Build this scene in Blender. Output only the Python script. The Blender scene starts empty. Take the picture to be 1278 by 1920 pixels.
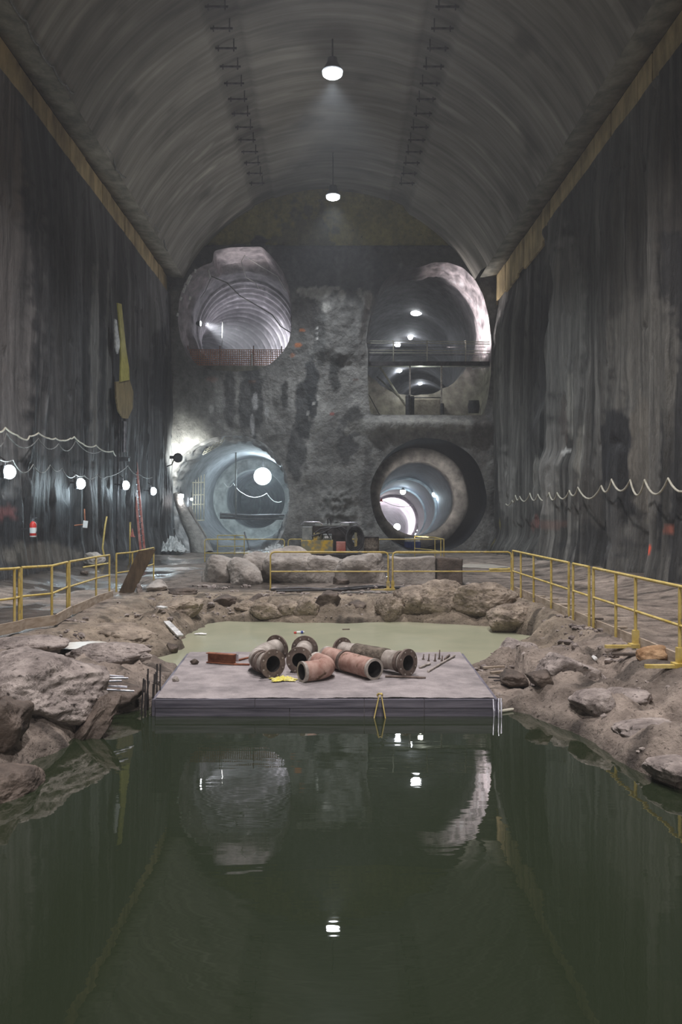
import bpy, bmesh, math, random
import numpy as np
from mathutils import Vector, Matrix

F = 1500.0          # focal length in photo pixels (1278 x 1920 frame)
CX, CY, CH = 622.0, 960.0, 2.66   # vanishing point in the frame, camera height over the water
EW = 47.0           # distance to the end wall
sc = bpy.context.scene
C = sc.collection

# ------------------------------------------------------------------ camera
cam_d = bpy.data.cameras.new('camera'); cam = bpy.data.objects.new('camera', cam_d); C.objects.link(cam)
cam.location = (0, 0, CH); cam.rotation_euler = (math.pi/2, 0, 0)
cam_d.sensor_fit = 'AUTO'; cam_d.sensor_width = 36.0; cam_d.lens = 36.0*F/1920.0
cam_d.shift_x = (639-CX)/1920.0; cam_d.clip_end = 400; cam_d.clip_start = 0.05
sc.camera = cam

# ------------------------------------------------------------------ world, exposure, lights
W = bpy.data.worlds.new('world'); sc.world = W; W.use_nodes = True
W.node_tree.nodes['Background'].inputs[0].default_value = (0.80, 0.86, 1.0, 1)
W.node_tree.nodes['Background'].inputs[1].default_value = 0.0
sc.view_settings.view_transform = 'Standard'; sc.view_settings.look = 'None'
sc.view_settings.gamma = 1.0; sc.view_settings.use_curve_mapping = False
sc.view_settings.exposure = 0.0
sc.cycles.use_denoising = True
sc.cycles.max_bounces = 8; sc.cycles.diffuse_bounces = 4; sc.cycles.glossy_bounces = 4; sc.cycles.volume_bounces = 1
sc.cycles.sample_clamp_indirect = 8.0; sc.cycles.sample_clamp_direct = 0.0
sc.cycles.caustics_reflective = False; sc.cycles.caustics_refractive = False

def light(name, kind, loc, energy, color=(1, 1, 1), size=0.3, spot=None, blend=0.5, aim=None, parent=None):
    d = bpy.data.lights.new(name, kind); d.energy = energy; d.color = color
    if kind == 'AREA': d.shape = 'DISK'; d.size = size
    else: d.shadow_soft_size = size
    if kind == 'SPOT': d.spot_size = math.radians(spot or 120); d.spot_blend = blend
    o = bpy.data.objects.new(name, d); C.objects.link(o); o.location = loc
    if aim is not None:
        o.rotation_euler = (Vector(aim)-Vector(loc)).to_track_quat('-Z', 'Y').to_euler()
    if parent: o.parent = parent; o.location = Vector(loc)-parent.location
    return o

COOL = (0.86, 0.93, 1.0); WARM = (1.0, 0.95, 0.96); BLUE = (0.72, 0.90, 1.0)
# the row of high-bay lamps along the crown goes on behind the camera
K_CROWN = 11500
for yy in (20.0, 7.2, -5.6):
    light('crown_lamp_light', 'SPOT', (0, yy, 20.3), K_CROWN, WARM, 0.5, 105, 0.7, (0, yy, 0))
# added spots without fixtures that brighten the two flanks of the vault
light('flank_fill', 'SPOT', (7.6, 36, 1.2), 1900, (1, .97, .92), .3, 46, .35, (-7.0, 37.5, 18.2))
light('flank_fill', 'SPOT', (-7.0, 40, 1.2), 900, (.95, .96, 1), .3, 36, .6, (7.6, 43.5, 17.2))
# unseen area fills added behind the camera, aimed forward and up at the vault
for xx in (-6.5, 6.5):
    light('rear_fill', 'AREA', (xx, -7, 3.5), 150 if xx < 0 else 420, (1.0, 0.97, 0.93), 2.0, aim=(-xx*0.5, 36, 15))

# ------------------------------------------------------------------ numeric helpers
def s2l(c):
    c = np.asarray(c, float)/255.0
    return np.where(c <= 0.04045, c/12.92, ((c+0.055)/1.055)**2.4)
def rgb(*c): return tuple(float(v) for v in s2l(c))+(1.0,)
_perm = np.random.RandomState(7).permutation(256); _perm = np.concatenate([_perm, _perm, _perm])
_grad = np.random.RandomState(3).normal(size=(256, 3)); _grad /= np.linalg.norm(_grad, axis=1)[:, None]
def noise3(x, y, z):
    x, y, z = np.broadcast_arrays(np.asarray(x, float), np.asarray(y, float), np.asarray(z, float))
    xi, yi, zi = np.floor(x).astype(int), np.floor(y).astype(int), np.floor(z).astype(int)
    xf, yf, zf = x-xi, y-yi, z-zi
    u, v, w = (t*t*t*(t*(t*6-15)+10) for t in (xf, yf, zf))
    out = 0
    for i in (0, 1):
        for j in (0, 1):
            for k in (0, 1):
                h = _perm[_perm[_perm[(xi+i) & 255]+((yi+j) & 255)]+((zi+k) & 255)]
                g = _grad[h]
                d = g[..., 0]*(xf-i)+g[..., 1]*(yf-j)+g[..., 2]*(zf-k)
                out = out+d*(u if i else 1-u)*(v if j else 1-v)*(w if k else 1-w)
    return out*1.5
def fbm(x, y, z, oct=4, gain=0.5):
    a, s, t = 1.0, 1.0, 0
    for o in range(oct):
        t = t+a*noise3(np.asarray(x)*s+o*17.3, np.asarray(y)*s+o*5.1, np.asarray(z)*s+o*9.7); a *= gain; s *= 2.03
    return t
def ridge(x, y, z, oct=4):
    a, s, t = 1.0, 1.0, 0
    for o in range(oct):
        t = t+a*(1-2*np.abs(noise3(np.asarray(x)*s+o*7.7, np.asarray(y)*s+o*3.3, np.asarray(z)*s+o*11.1))); a *= 0.5; s *= 2.1
    return t-0.9
def sstep(a, b, x):
    t = np.clip((np.asarray(x, float)-a)/(b-a), 0, 1); return t*t*(3-2*t)
def poly_dist(px, py, poly):
    """signed distance, negative inside"""
    P = np.asarray(poly, float); n = len(P)
    d = np.full(px.shape, 1e9); ins = np.zeros(px.shape, bool)
    for i in range(n):
        a, b = P[i], P[(i+1) % n]; e = b-a
        t = np.clip(((px-a[0])*e[0]+(py-a[1])*e[1])/(e@e+1e-12), 0, 1)
        d = np.minimum(d, np.hypot(px-a[0]-t*e[0], py-a[1]-t*e[1]))
        c = (a[1] > py) != (b[1] > py)
        if a[1] != b[1]:
            ins ^= c & (px < (b[0]-a[0])*(py-a[1])/(b[1]-a[1])+a[0])
    return np.where(ins, -d, d)
def at(px, py, Y): return Vector(((px-CX)*Y/F, Y, CH-(py-CY)*Y/F))
def ground(px, py, z):
    Y = (CH-z)*F/(py-CY); return Vector(((px-CX)*Y/F, Y, z))

# ------------------------------------------------------------------ materials
def material(name, base, rough=0.8, metal=0.0, spec=0.35, var=None, coords='Object', scale=(1, 1, 1), detail=6, nscale=3.0,
             lo=0.35, hi=0.65, attr=None, wet=False, bump=0.0, bscale=(1, 1, 1), bns=12.0, bdist=0.05, ior=1.45, emit=None, estr=0, speck=None):
    m = bpy.data.materials.new(name); m.use_nodes = True
    nt = m.node_tree; N = nt.nodes; L = nt.links; b = N['Principled BSDF']
    b.inputs['Base Color'].default_value = base; b.inputs['Roughness'].default_value = rough
    b.inputs['Metallic'].default_value = metal; b.inputs['Specular IOR Level'].default_value = spec; b.inputs['IOR'].default_value = ior
    if emit: b.inputs['Emission Color'].default_value = emit; b.inputs['Emission Strength'].default_value = estr
    col = None
    def vec(sca):
        if coords == 'Object':
            t = N.new('ShaderNodeTexCoord'); out = t.outputs['Object']
        else:
            t = N.new('ShaderNodeAttribute'); t.attribute_name = coords; out = t.outputs['Vector']
        mp = N.new('ShaderNodeMapping'); mp.inputs['Scale'].default_value = sca; L.new(out, mp.inputs[0]); return mp.outputs[0]
    if var is not None:
        n = N.new('ShaderNodeTexNoise'); n.inputs['Scale'].default_value = nscale; n.inputs['Detail'].default_value = detail; n.inputs['Roughness'].default_value = 0.62
        L.new(vec(scale), n.inputs['Vector'])
        r = N.new('ShaderNodeValToRGB'); r.color_ramp.elements[0].position = lo; r.color_ramp.elements[1].position = hi
        r.color_ramp.elements[0].color = base; r.color_ramp.elements[1].color = var
        L.new(n.outputs[0], r.inputs[0]); col = r.outputs[0]
    if speck is not None:
        n = N.new('ShaderNodeTexNoise'); n.inputs['Scale'].default_value = speck[1]; n.inputs['Detail'].default_value = 3
        L.new(vec((1, 1, 1)), n.inputs['Vector'])
        r = N.new('ShaderNodeMapRange'); r.inputs[1].default_value = speck[2]; r.inputs[2].default_value = speck[2]+0.12
        L.new(n.outputs[0], r.inputs[0])
        mx = N.new('ShaderNodeMix'); mx.data_type = 'RGBA'; L.new(r.outputs[0], mx.inputs['Factor'])
        if col: L.new(col, mx.inputs[6])
        else: mx.inputs[6].default_value = base
        mx.inputs[7].default_value = speck[0]; col = mx.outputs[2]
    if attr:
        a = N.new('ShaderNodeAttribute'); a.attribute_name = attr
        if col:
            mx = N.new('ShaderNodeMix'); mx.data_type = 'RGBA'; mx.blend_type = 'MULTIPLY'; mx.inputs['Factor'].default_value = 1
            L.new(col, mx.inputs[6]); L.new(a.outputs['Color'], mx.inputs[7]); col = mx.outputs[2]
        else: col = a.outputs['Color']
    if col: L.new(col, b.inputs['Base Color'])
    if wet:
        a = N.new('ShaderNodeAttribute'); a.attribute_name = 'wet'
        r = N.new('ShaderNodeMapRange'); r.inputs[3].default_value = rough; r.inputs[4].default_value = 0.06
        L.new(a.outputs['Fac'], r.inputs[0]); L.new(r.outputs[0], b.inputs['Roughness'])
    if bump:
        n = N.new('ShaderNodeTexNoise'); n.inputs['Scale'].default_value = bns; n.inputs['Detail'].default_value = 8; n.inputs['Roughness'].default_value = 0.6
        L.new(vec(bscale), n.inputs['Vector'])
        bp = N.new('ShaderNodeBump'); bp.inputs['Strength'].default_value = bump; bp.inputs['Distance'].default_value = bdist
        L.new(n.outputs[0], bp.inputs['Height']); L.new(bp.outputs[0], b.inputs['Normal'])
        if wet:
            iv = N.new('ShaderNodeMath'); iv.operation = 'MULTIPLY_ADD'; iv.inputs[1].default_value = -bump*0.9; iv.inputs[2].default_value = bump
            L.new(a.outputs['Fac'], iv.inputs[0]); L.new(iv.outputs[0], bp.inputs['Strength'])
    return m
M = {}
M['vault'] = material('vault_concrete', rgb(124, 122, 116), 0.85, var=rgb(160, 157, 150), coords='p', scale=(0.10, 2.2, 1), nscale=1.5, lo=0.34, hi=0.68, attr='stain_and_light', bump=0.35, bscale=(0.3, 3, 1), bns=3)
M['haunch'] = material('haunch_concrete', rgb(96, 95, 86), 0.85, var=rgb(146, 143, 130), nscale=1.6, bump=0.4, bns=6)
M['plywood'] = material('tan_panel', rgb(140, 124, 92), 0.85, var=rgb(200, 178, 132), scale=(1, 1.5, 0.6), nscale=1.0, bump=0.2, bns=8)
M['drape'] = material('shotcrete_drape', rgb(120, 120, 118), 0.62, var=rgb(205, 203, 198), scale=(1, 2.6, 0.12), nscale=2.2, lo=0.32, hi=0.68, attr='stain_and_light', spec=0.4, bump=0.8, bscale=(1, 1.6, 0.35), bns=7, bdist=0.12)
M['endwall'] = material('end_wall_shotcrete', rgb(166, 164, 161), 0.8, var=rgb(206, 203, 198), nscale=3.4, attr='stain_and_light', bump=0.9, bns=6, bdist=0.10, speck=(rgb(110, 109, 108), 7, 0.66))
M['ground'] = material('muddy_ground', rgb(112, 103, 96), 0.9, var=rgb(172, 162, 152), nscale=3.2, lo=0.3, hi=0.7, attr='stain_and_light', wet=True, bump=0.9, bns=9, bdist=0.09, speck=(rgb(70, 62, 56), 22, 0.60))
M['rock'] = material('dusty_rock', rgb(104, 95, 91), 0.9, var=rgb(172, 161, 154), nscale=3.4, bump=0.9, bns=8, bdist=0.09, speck=(rgb(66, 59, 55), 16, 0.60))
M['tan_rock'] = material('tan_mud_rock', rgb(108, 97, 86), 0.9, var=rgb(168, 154, 138), nscale=3.0, bump=0.9, bns=8, bdist=0.09, speck=(rgb(70, 62, 54), 14, 0.60))
M['dark_rock'] = material('dark_wet_rock', rgb(62, 54, 48), 0.7, var=rgb(104, 92, 83), nscale=2.4, bump=0.8, bns=9, bdist=0.05)
M['rust_rock'] = material('rusty_brown_rock', rgb(120, 88, 58), 0.85, var=rgb(184, 152, 118), nscale=4, bump=0.8, bns=9, bdist=0.05)
M['grey_rock'] = material('grey_concrete_rubble', rgb(128, 122, 116), 0.9, var=rgb(176, 168, 160), nscale=2.0, bump=0.7, bns=8, bdist=0.06)
M['slab'] = material('platform_grit', rgb(124, 118, 118), 0.92, var=rgb(162, 154, 153), nscale=2.6, bump=0.8, bns=22, bdist=0.02, speck=(rgb(120, 112, 108), 60, 0.60))
M['form'] = material('form_board', rgb(72, 70, 80), 0.5, var=rgb(118, 114, 124), scale=(0.5, 1, 9), nscale=2.2, bump=0.3, bscale=(0.4, 1, 6), bns=6, bdist=0.01)
M['yellow'] = material('yellow_paint', rgb(176, 152, 70), 0.5, var=rgb(208, 188, 122), nscale=4, speck=(rgb(140, 130, 104), 9, 0.60), bump=0.1, bns=30, bdist=0.005)
M['toe'] = material('toe_board_wood', rgb(140, 124, 106), 0.85, var=rgb(178, 164, 148), scale=(1, 1, 4), nscale=3, bump=0.3, bns=14, bdist=0.01)
M['steel'] = material('bare_steel', rgb(150, 150, 158), 0.32, metal=0.85, var=rgb(205, 205, 212), nscale=5)
M['dark_steel'] = material('dark_steel', rgb(52, 50, 52), 0.5, metal=0.5, var=rgb(84, 80, 80), nscale=4)
M['black'] = material('black_rubber', rgb(36, 36, 38), 0.5, var=rgb(66, 65, 66), nscale=5)
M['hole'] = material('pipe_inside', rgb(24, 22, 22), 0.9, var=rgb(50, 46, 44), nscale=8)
M['pipe_grey'] = material('dusty_pipe', rgb(128, 120, 112), 0.8, var=rgb(182, 174, 166), nscale=7, bump=0.3, bns=20, bdist=0.01)
M['pipe_dark'] = material('rusty_flange', rgb(76, 64, 58), 0.8, var=rgb(124, 110, 102), nscale=8, bump=0.3, bns=20, bdist=0.008)
M['pipe_red'] = material('faded_red_pipe', rgb(140, 104, 92), 0.75, var=rgb(182, 154, 142), nscale=5, speck=(rgb(96, 74, 56), 7, 0.58), bump=0.25, bns=18, bdist=0.008)
M['pipe_wrap'] = material('corroded_wrap', rgb(72, 64, 56), 0.95, var=rgb(126, 116, 104), nscale=9, bump=1.0, bns=14, bdist=0.04)
M['rust'] = material('rust_orange_steel', rgb(110, 62, 44), 0.75, var=rgb(150, 98, 72), nscale=8)
M['red'] = material('red_paint', rgb(176, 44, 40), 0.4, var=rgb(196, 62, 54), nscale=6)
M['fade_red'] = material('faded_red_fibreglass', rgb(168, 84, 72), 0.6, var=rgb(206, 150, 140), nscale=2.5)
M['white'] = material('off_white', rgb(206, 206, 204), 0.6, var=rgb(226, 226, 224), nscale=6)
M['tarp'] = material('dirty_white_tarp', rgb(150, 150, 148), 0.6, var=rgb(222, 222, 220), nscale=6, bump=0.3, bns=14)
M['cable'] = material('pale_hose', rgb(170, 166, 150), 0.55, var=rgb(204, 200, 184), nscale=6)
M['thin_cable'] = material('grey_cable', rgb(92, 92, 90), 0.6, var=rgb(134, 134, 130), nscale=6)
M['brown'] = material('dark_brown_board', rgb(58, 46, 34), 0.8, var=rgb(86, 72, 54), scale=(3, 1, 0.6), nscale=3, bump=0.2, bns=12, bdist=0.01)
M['mach_grey'] = material('grimy_grey_paint', rgb(112, 118, 118), 0.6, var=rgb(156, 158, 154), nscale=4)
M['mach_yellow'] = material('grimy_yellow_paint', rgb(134, 132, 110), 0.6, var=rgb(214, 176, 60), nscale=2.2, lo=0.45, hi=0.6)
M['lens'] = material('lamp_lens', rgb(255, 255, 255), 0.3, emit=(0.92, 0.96, 1.0, 1), estr=30)
M['lens_blue'] = material('lamp_lens_cool', rgb(255, 255, 255), 0.3, emit=(0.80, 0.93, 1.0, 1), estr=30)
M['housing'] = material('lamp_housing', rgb(70, 72, 74), 0.5, metal=0.3)
M['liner'] = material('tunnel_liner', rgb(140, 139, 142), 0.75, var=rgb(205, 203, 205), nscale=1.6, attr='stain_and_light', spec=0.3, bump=0.6, bns=5, bdist=0.08)
M['net'] = material('orange_net', rgb(188, 120, 84), 0.7, var=rgb(214, 164, 134), nscale=5)
M['plastic_yellow'] = material('dull_yellow_sheet', rgb(140, 132, 58), 0.5, var=rgb(176, 166, 84), nscale=3)
M['brown_sheet'] = material('brown_torn_board', rgb(96, 82, 54), 0.8, var=rgb(138, 120, 82), scale=(1, 3, .5), nscale=3)
M['yellow_cloth'] = material('yellow_rag', rgb(196, 184, 52), 0.8, var=rgb(216, 208, 140), nscale=14)
M['blue'] = material('blue_paint', rgb(40, 58, 130), 0.5, var=rgb(70, 86, 150), nscale=4)
M['plank'] = material('pale_plank', rgb(136, 122, 106), 0.85, var=rgb(172, 158, 142), nscale=4)

def water_mat(name, base, rough, ior, bscale, strength, spec=0.5, coat=0):
    m = material(name, base, rough, spec=spec, ior=ior, bump=strength, bscale=bscale, bns=1.0, bdist=0.02)
    return m
M['water'] = water_mat('dark_green_water', rgb(36, 43, 29), 0.014, 2.3, (0.7, 2.8, 1), 0.08)
for n_ in M['water'].node_tree.nodes:
    if n_.type == 'TEX_NOISE': n_.inputs['Detail'].default_value = 3.0; n_.inputs['Roughness'].default_value = 0.5
M['silt'] = material('silty_green_water', rgb(144, 147, 124), 0.22, spec=0.35, var=rgb(158, 158, 134), nscale=0.6, ior=1.33, bump=0.03, bns=1.2, bdist=0.02)

# ------------------------------------------------------------------ mesh builder
class MB:
    def __init__(s): s.v = []; s.f = []; s.sm = []
    def add(s, vs, fs, smooth=False):
        o = len(s.v); s.v += [tuple(v) for v in vs]; s.f += [tuple(i+o for i in f) for f in fs]; s.sm += [smooth]*len(fs); return s
    def box(s, c, d, rot=None, taper=1.0):
        x, y, z = d[0]/2, d[1]/2, d[2]/2; R = rot or Matrix.Identity(3); c = Vector(c)
        vs = [c+R@Vector((sx*x*(taper if sz > 0 else 1), sy*y*(taper if sz > 0 else 1), sz*z)) for sz in (-1, 1) for sy in (-1, 1) for sx in (-1, 1)]
        return s.add(vs, [(0, 2, 3, 1), (4, 5, 7, 6), (0, 1, 5, 4), (2, 6, 7, 3), (0, 4, 6, 2), (1, 3, 7, 5)])
    def bar(s, a, b, w, h, up=(0, 0, 1)):
        a, b = Vector(a), Vector(b); d = b-a; L = d.length; z = d.normalized(); up = Vector(up)
        if abs(z.dot(up)) > 0.98: up = Vector((0, 1, 0))
        x = z.cross(up).normalized(); y = x.cross(z).normalized()
        return s.box((a+b)/2, (w, h, L), Matrix((x, y, z)).transposed())
    def tube(s, pts, r, n=10, cap=True, closed=False):
        P = [Vector(p) for p in pts]; m = len(P); R = r if hasattr(r, '__len__') else [r]*m
        T = []
        for i in range(m):
            if closed: t = P[(i+1) % m]-P[i-1]
            else: t = P[min(i+1, m-1)]-P[max(i-1, 0)]
            T.append(t.normalized())
        ref = Vector((0, 0, 1)) if abs(T[0].z) < 0.9 else Vector((1, 0, 0))
        u = T[0].cross(ref).normalized(); vs = []
        for i in range(m):
            u = (u-T[i]*u.dot(T[i])).normalized(); w = T[i].cross(u)
            for k in range(n):
                a = 2*math.pi*k/n; vs.append(P[i]+(u*math.cos(a)+w*math.sin(a))*R[i])
        fs = []
        for i in range(m if closed else m-1):
            j = (i+1) % m
            for k in range(n): fs.append((i*n+k, i*n+(k+1) % n, j*n+(k+1) % n, j*n+k))
        s.add(vs, fs, True)
        if cap and not closed:
            s.add(vs[:n], [tuple(reversed(range(n)))]); s.add(vs[-n:], [tuple(range(n))])
        return s
    def lathe(s, c, axis, prof, n=24, cap0=False, cap1=False):
        """prof: list of (distance along axis, radius)"""
        c = Vector(c); z = Vector(axis).normalized(); ref = Vector((0, 0, 1)) if abs(z.z) < 0.9 else Vector((1, 0, 0))
        x = z.cross(ref).normalized(); y = z.cross(x); vs = []
        for h, r in prof:
            for k in range(n):
                a = 2*math.pi*k/n; vs.append(c+z*h+(x*math.cos(a)+y*math.sin(a))*r)
        fs = [(i*n+k, i*n+(k+1) % n, (i+1)*n+(k+1) % n, (i+1)*n+k) for i in range(len(prof)-1) for k in range(n)]
        s.add(vs, fs, True)
        if cap0: s.add(vs[:n], [tuple(reversed(range(n)))])
        if cap1: s.add(vs[-n:], [tuple(range(n))])
        return s
    def sphere(s, c, r, n=12, m=8):
        rr = r if hasattr(r, '__len__') else (r, r, r); vs = []; fs = []
        for i in range(m+1):
            t = math.pi*i/m
            for k in range(n):
                a = 2*math.pi*k/n; vs.append((c[0]+rr[0]*math.sin(t)*math.cos(a), c[1]+rr[1]*math.sin(t)*math.sin(a), c[2]+rr[2]*math.cos(t)))
        for i in range(m):
            for k in range(n): fs.append((i*n+k, (i+1)*n+k, (i+1)*n+(k+1) % n, i*n+(k+1) % n))
        return s.add(vs, fs, True)
    def build(s, name, m, parent=None, bevel=0):
        off = world_loc(parent) if parent else Vector((0, 0, 0))
        me = bpy.data.meshes.new(name)
        me.from_pydata([(v[0]-off[0], v[1]-off[1], v[2]-off[2]) for v in s.v], [], s.f); me.update()
        bm = bmesh.new(); bm.from_mesh(me)
        for f, sm in zip(bm.faces, s.sm): f.smooth = sm
        bmesh.ops.remove_doubles(bm, verts=bm.verts, dist=1e-5)
        bmesh.ops.recalc_face_normals(bm, faces=bm.faces)
        for e in bm.edges:
            if len(e.link_faces) == 2 and e.calc_face_angle(0) > 0.7: e.smooth = False
        bm.to_mesh(me); bm.free()
        me.materials.append(m if not isinstance(m, str) else M[m])
        o = bpy.data.objects.new(name, me); C.objects.link(o)
        if parent: o.parent = parent
        if bevel:
            b = o.modifiers.new('bevel', 'BEVEL'); b.width = bevel; b.segments = 2; b.limit_method = 'ANGLE'
        return o
def world_loc(o):
    v = Vector((0, 0, 0))
    while o: v += Vector(o.location); o = o.parent
    return v
def tag(o, label=None, cat=None, group=None, kind=None):
    if label: o['label'] = label
    if cat: o['category'] = cat
    if group: o['group'] = group
    if kind: o['kind'] = kind
    return o
def thing(name, label, cat, loc, group=None):
    o = bpy.data.objects.new(name, None); C.objects.link(o); o.location = loc; o.empty_display_size = 0.2
    return tag(o, label, cat, group)
def copy_tree(o, parent=None):
    c = o.copy(); C.objects.link(c)
    if parent: c.parent = parent
    for ch in list(o.children): copy_tree(ch, c)
    return c
def grid_obj(name, V, nu, nv, m, attrs=None, kind='structure', wrap=False, flip=False, keep=None):
    """V: (nu*nv,3) array, index i*nv+j"""
    I, J = np.meshgrid(np.arange(nu if wrap else nu-1), np.arange(nv-1), indexing='ij'); I2 = (I+1) % nu
    q = np.stack([I*nv+J, I2*nv+J, I2*nv+J+1, I*nv+J+1], -1).reshape(-1, 4)
    if keep is not None: q = q[keep.reshape(-1)]
    if flip: q = q[:, ::-1]
    me = bpy.data.meshes.new(name)
    me.vertices.add(len(V)); me.vertices.foreach_set('co', np.asarray(V, np.float32).ravel())
    me.loops.add(q.size); me.loops.foreach_set('vertex_index', q.ravel().astype(np.int32))
    me.polygons.add(len(q)); me.polygons.foreach_set('loop_start', np.arange(0, q.size, 4, dtype=np.int32))
    me.polygons.foreach_set('use_smooth', np.ones(len(q), bool))
    me.update(calc_edges=True); me.validate()
    for k, (typ, dat) in (attrs or {}).items():
        if typ == 'COLOR':
            a = me.attributes.new(k, 'FLOAT_COLOR', 'POINT'); d4 = np.ones((len(V), 4), np.float32); d4[:, :3] = dat; a.data.foreach_set('color', d4.ravel())
        elif typ == 'VEC':
            a = me.attributes.new(k, 'FLOAT_VECTOR', 'POINT'); a.data.foreach_set('vector', np.asarray(dat, np.float32).ravel())
        else:
            a = me.attributes.new(k, 'FLOAT', 'POINT'); a.data.foreach_set('value', np.asarray(dat, np.float32).ravel())
    me.materials.append(M[m] if isinstance(m, str) else m)
    o = bpy.data.objects.new(name, me); C.objects.link(o)
    if kind: o['kind'] = kind
    return o
# ================================================================== STRUCTURE
def paint(px, py, col, blobs, seed=0):
    """authored patches on a wall: (centre x, centre y, half width, half height, colour factor, strength, edge raggedness)"""
    for k, (bx, by, rx, ry, c, st, rag) in enumerate(blobs):
        d = np.hypot((px-bx)/rx, (py-by)/ry)
        d = d+rag*fbm(px/18.0+k*3.1+seed, py/22.0, k*1.7, 4)
        m = (st*(1-sstep(0.78, 1.08, d)))[:, None]
        col = col*(1-m)+np.asarray(c, float)[None, :]*m
    return col
ARC_R, ARC_Z = 9.79, 11.96         # circle of the vault
SPR_X, SPR_Z = 8.7, 16.45          # springing of the vault
# ---- ceiling (vault)
nu, nv = 150, 260
ang0 = math.asin(SPR_X/ARC_R)
A = np.linspace(-ang0, ang0, nu); Yv = np.concatenate([np.linspace(-12, 20, 50), np.linspace(20.3, 47.2, nv-50)])
AA, YY = np.meshgrid(A, Yv, indexing='ij')
rr = np.full(AA.shape, ARC_R)
arc = AA*ARC_R
strip = sstep(3.35, 3.5, np.abs(arc))*(1-sstep(4.75, 4.9, np.abs(arc)))
rr = rr+0.10*strip
rr = rr+0.02*fbm(arc*0.5, YY*0.8, 0.3, 4)
lip = sstep(44.9, 45.1, YY)*sstep(-0.3, 0.2, arc)*(0.14+0.22*sstep(4.3, 4.7, arc))
rr = rr-lip
joints = np.exp(-(((YY-2.2) % 6.4-3.2)/0.05)**2)*0.03
rr = rr+joints
V = np.stack([rr*np.sin(AA), YY, ARC_Z+rr*np.cos(AA)], -1).reshape(-1, 3)
st = np.ones((V.shape[0], 3))*np.array([.86, .85, .82])
a_, y_ = arc.ravel(), YY.ravel()
st *= (0.92+0.35*fbm(a_*0.25, y_*0.9, 4.0, 5))[:, None]
st *= (1-0.30*strip.ravel())[:, None]
st *= (1-0.45*sstep(0.35, 0.9, fbm(a_*0.35+9, y_*0.45, 2.0, 5)))[:, None]
st *= (1+0.35*sstep(0.25, 0.7, fbm(a_*0.18+4, y_*1.3, 8.0, 4)))[:, None]
# patch of light on the left flank, painted paler along board-marked streaks
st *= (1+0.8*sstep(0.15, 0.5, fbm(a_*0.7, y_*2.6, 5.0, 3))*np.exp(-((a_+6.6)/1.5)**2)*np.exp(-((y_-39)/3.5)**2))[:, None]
grid_obj('ceiling', V, nu, nv, 'vault', {'stain_and_light': ('COLOR', np.clip(st, .1, 2)), 'p': ('VEC', np.stack([a_, y_, 0*a_], -1))}, flip=True)
# ---- haunch soffits and tan panel bands
for side, sx in (('left', -1), ('right', 1)):
    n1 = 300; Ys = np.linspace(-12, 47.2, n1)
    prof = [(SPR_X, SPR_Z+0.02), (SPR_X, SPR_Z-0.06), (9.62, SPR_Z+0.02), (9.62, SPR_Z+0.3)]
    V = []
    for y in Ys:
        for k, (x, z) in enumerate(prof):
            w = 0.03*float(noise3(y*0.9, k*3.0, sx*5.0)) if k in (1, 2) else 0
            V.append((sx*(x+w), y, z+w))
    grid_obj('trim_1' if sx < 0 else 'trim_2', np.array(V), n1, 4, 'haunch', flip=(sx > 0))
    b = MB(); y = -12.0; rnd = random.Random(4+sx)
    while y < 46.8:
        L = rnd.choice((1.2, 1.2, 1.8, 2.4)); L = min(L, 47-y)
        zb = 14.9+0.12*math.sin(y*1.3)
        b.box((sx*(9.66+rnd.uniform(-.02, .03)), y+L/2, (SPR_Z+zb)/2), (0.1, L-rnd.choice((.02, .05, .10)), SPR_Z-zb))
        y += L
    tag(b.build('trim_3' if sx < 0 else 'trim_4', 'plywood'), kind='structure')
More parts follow.
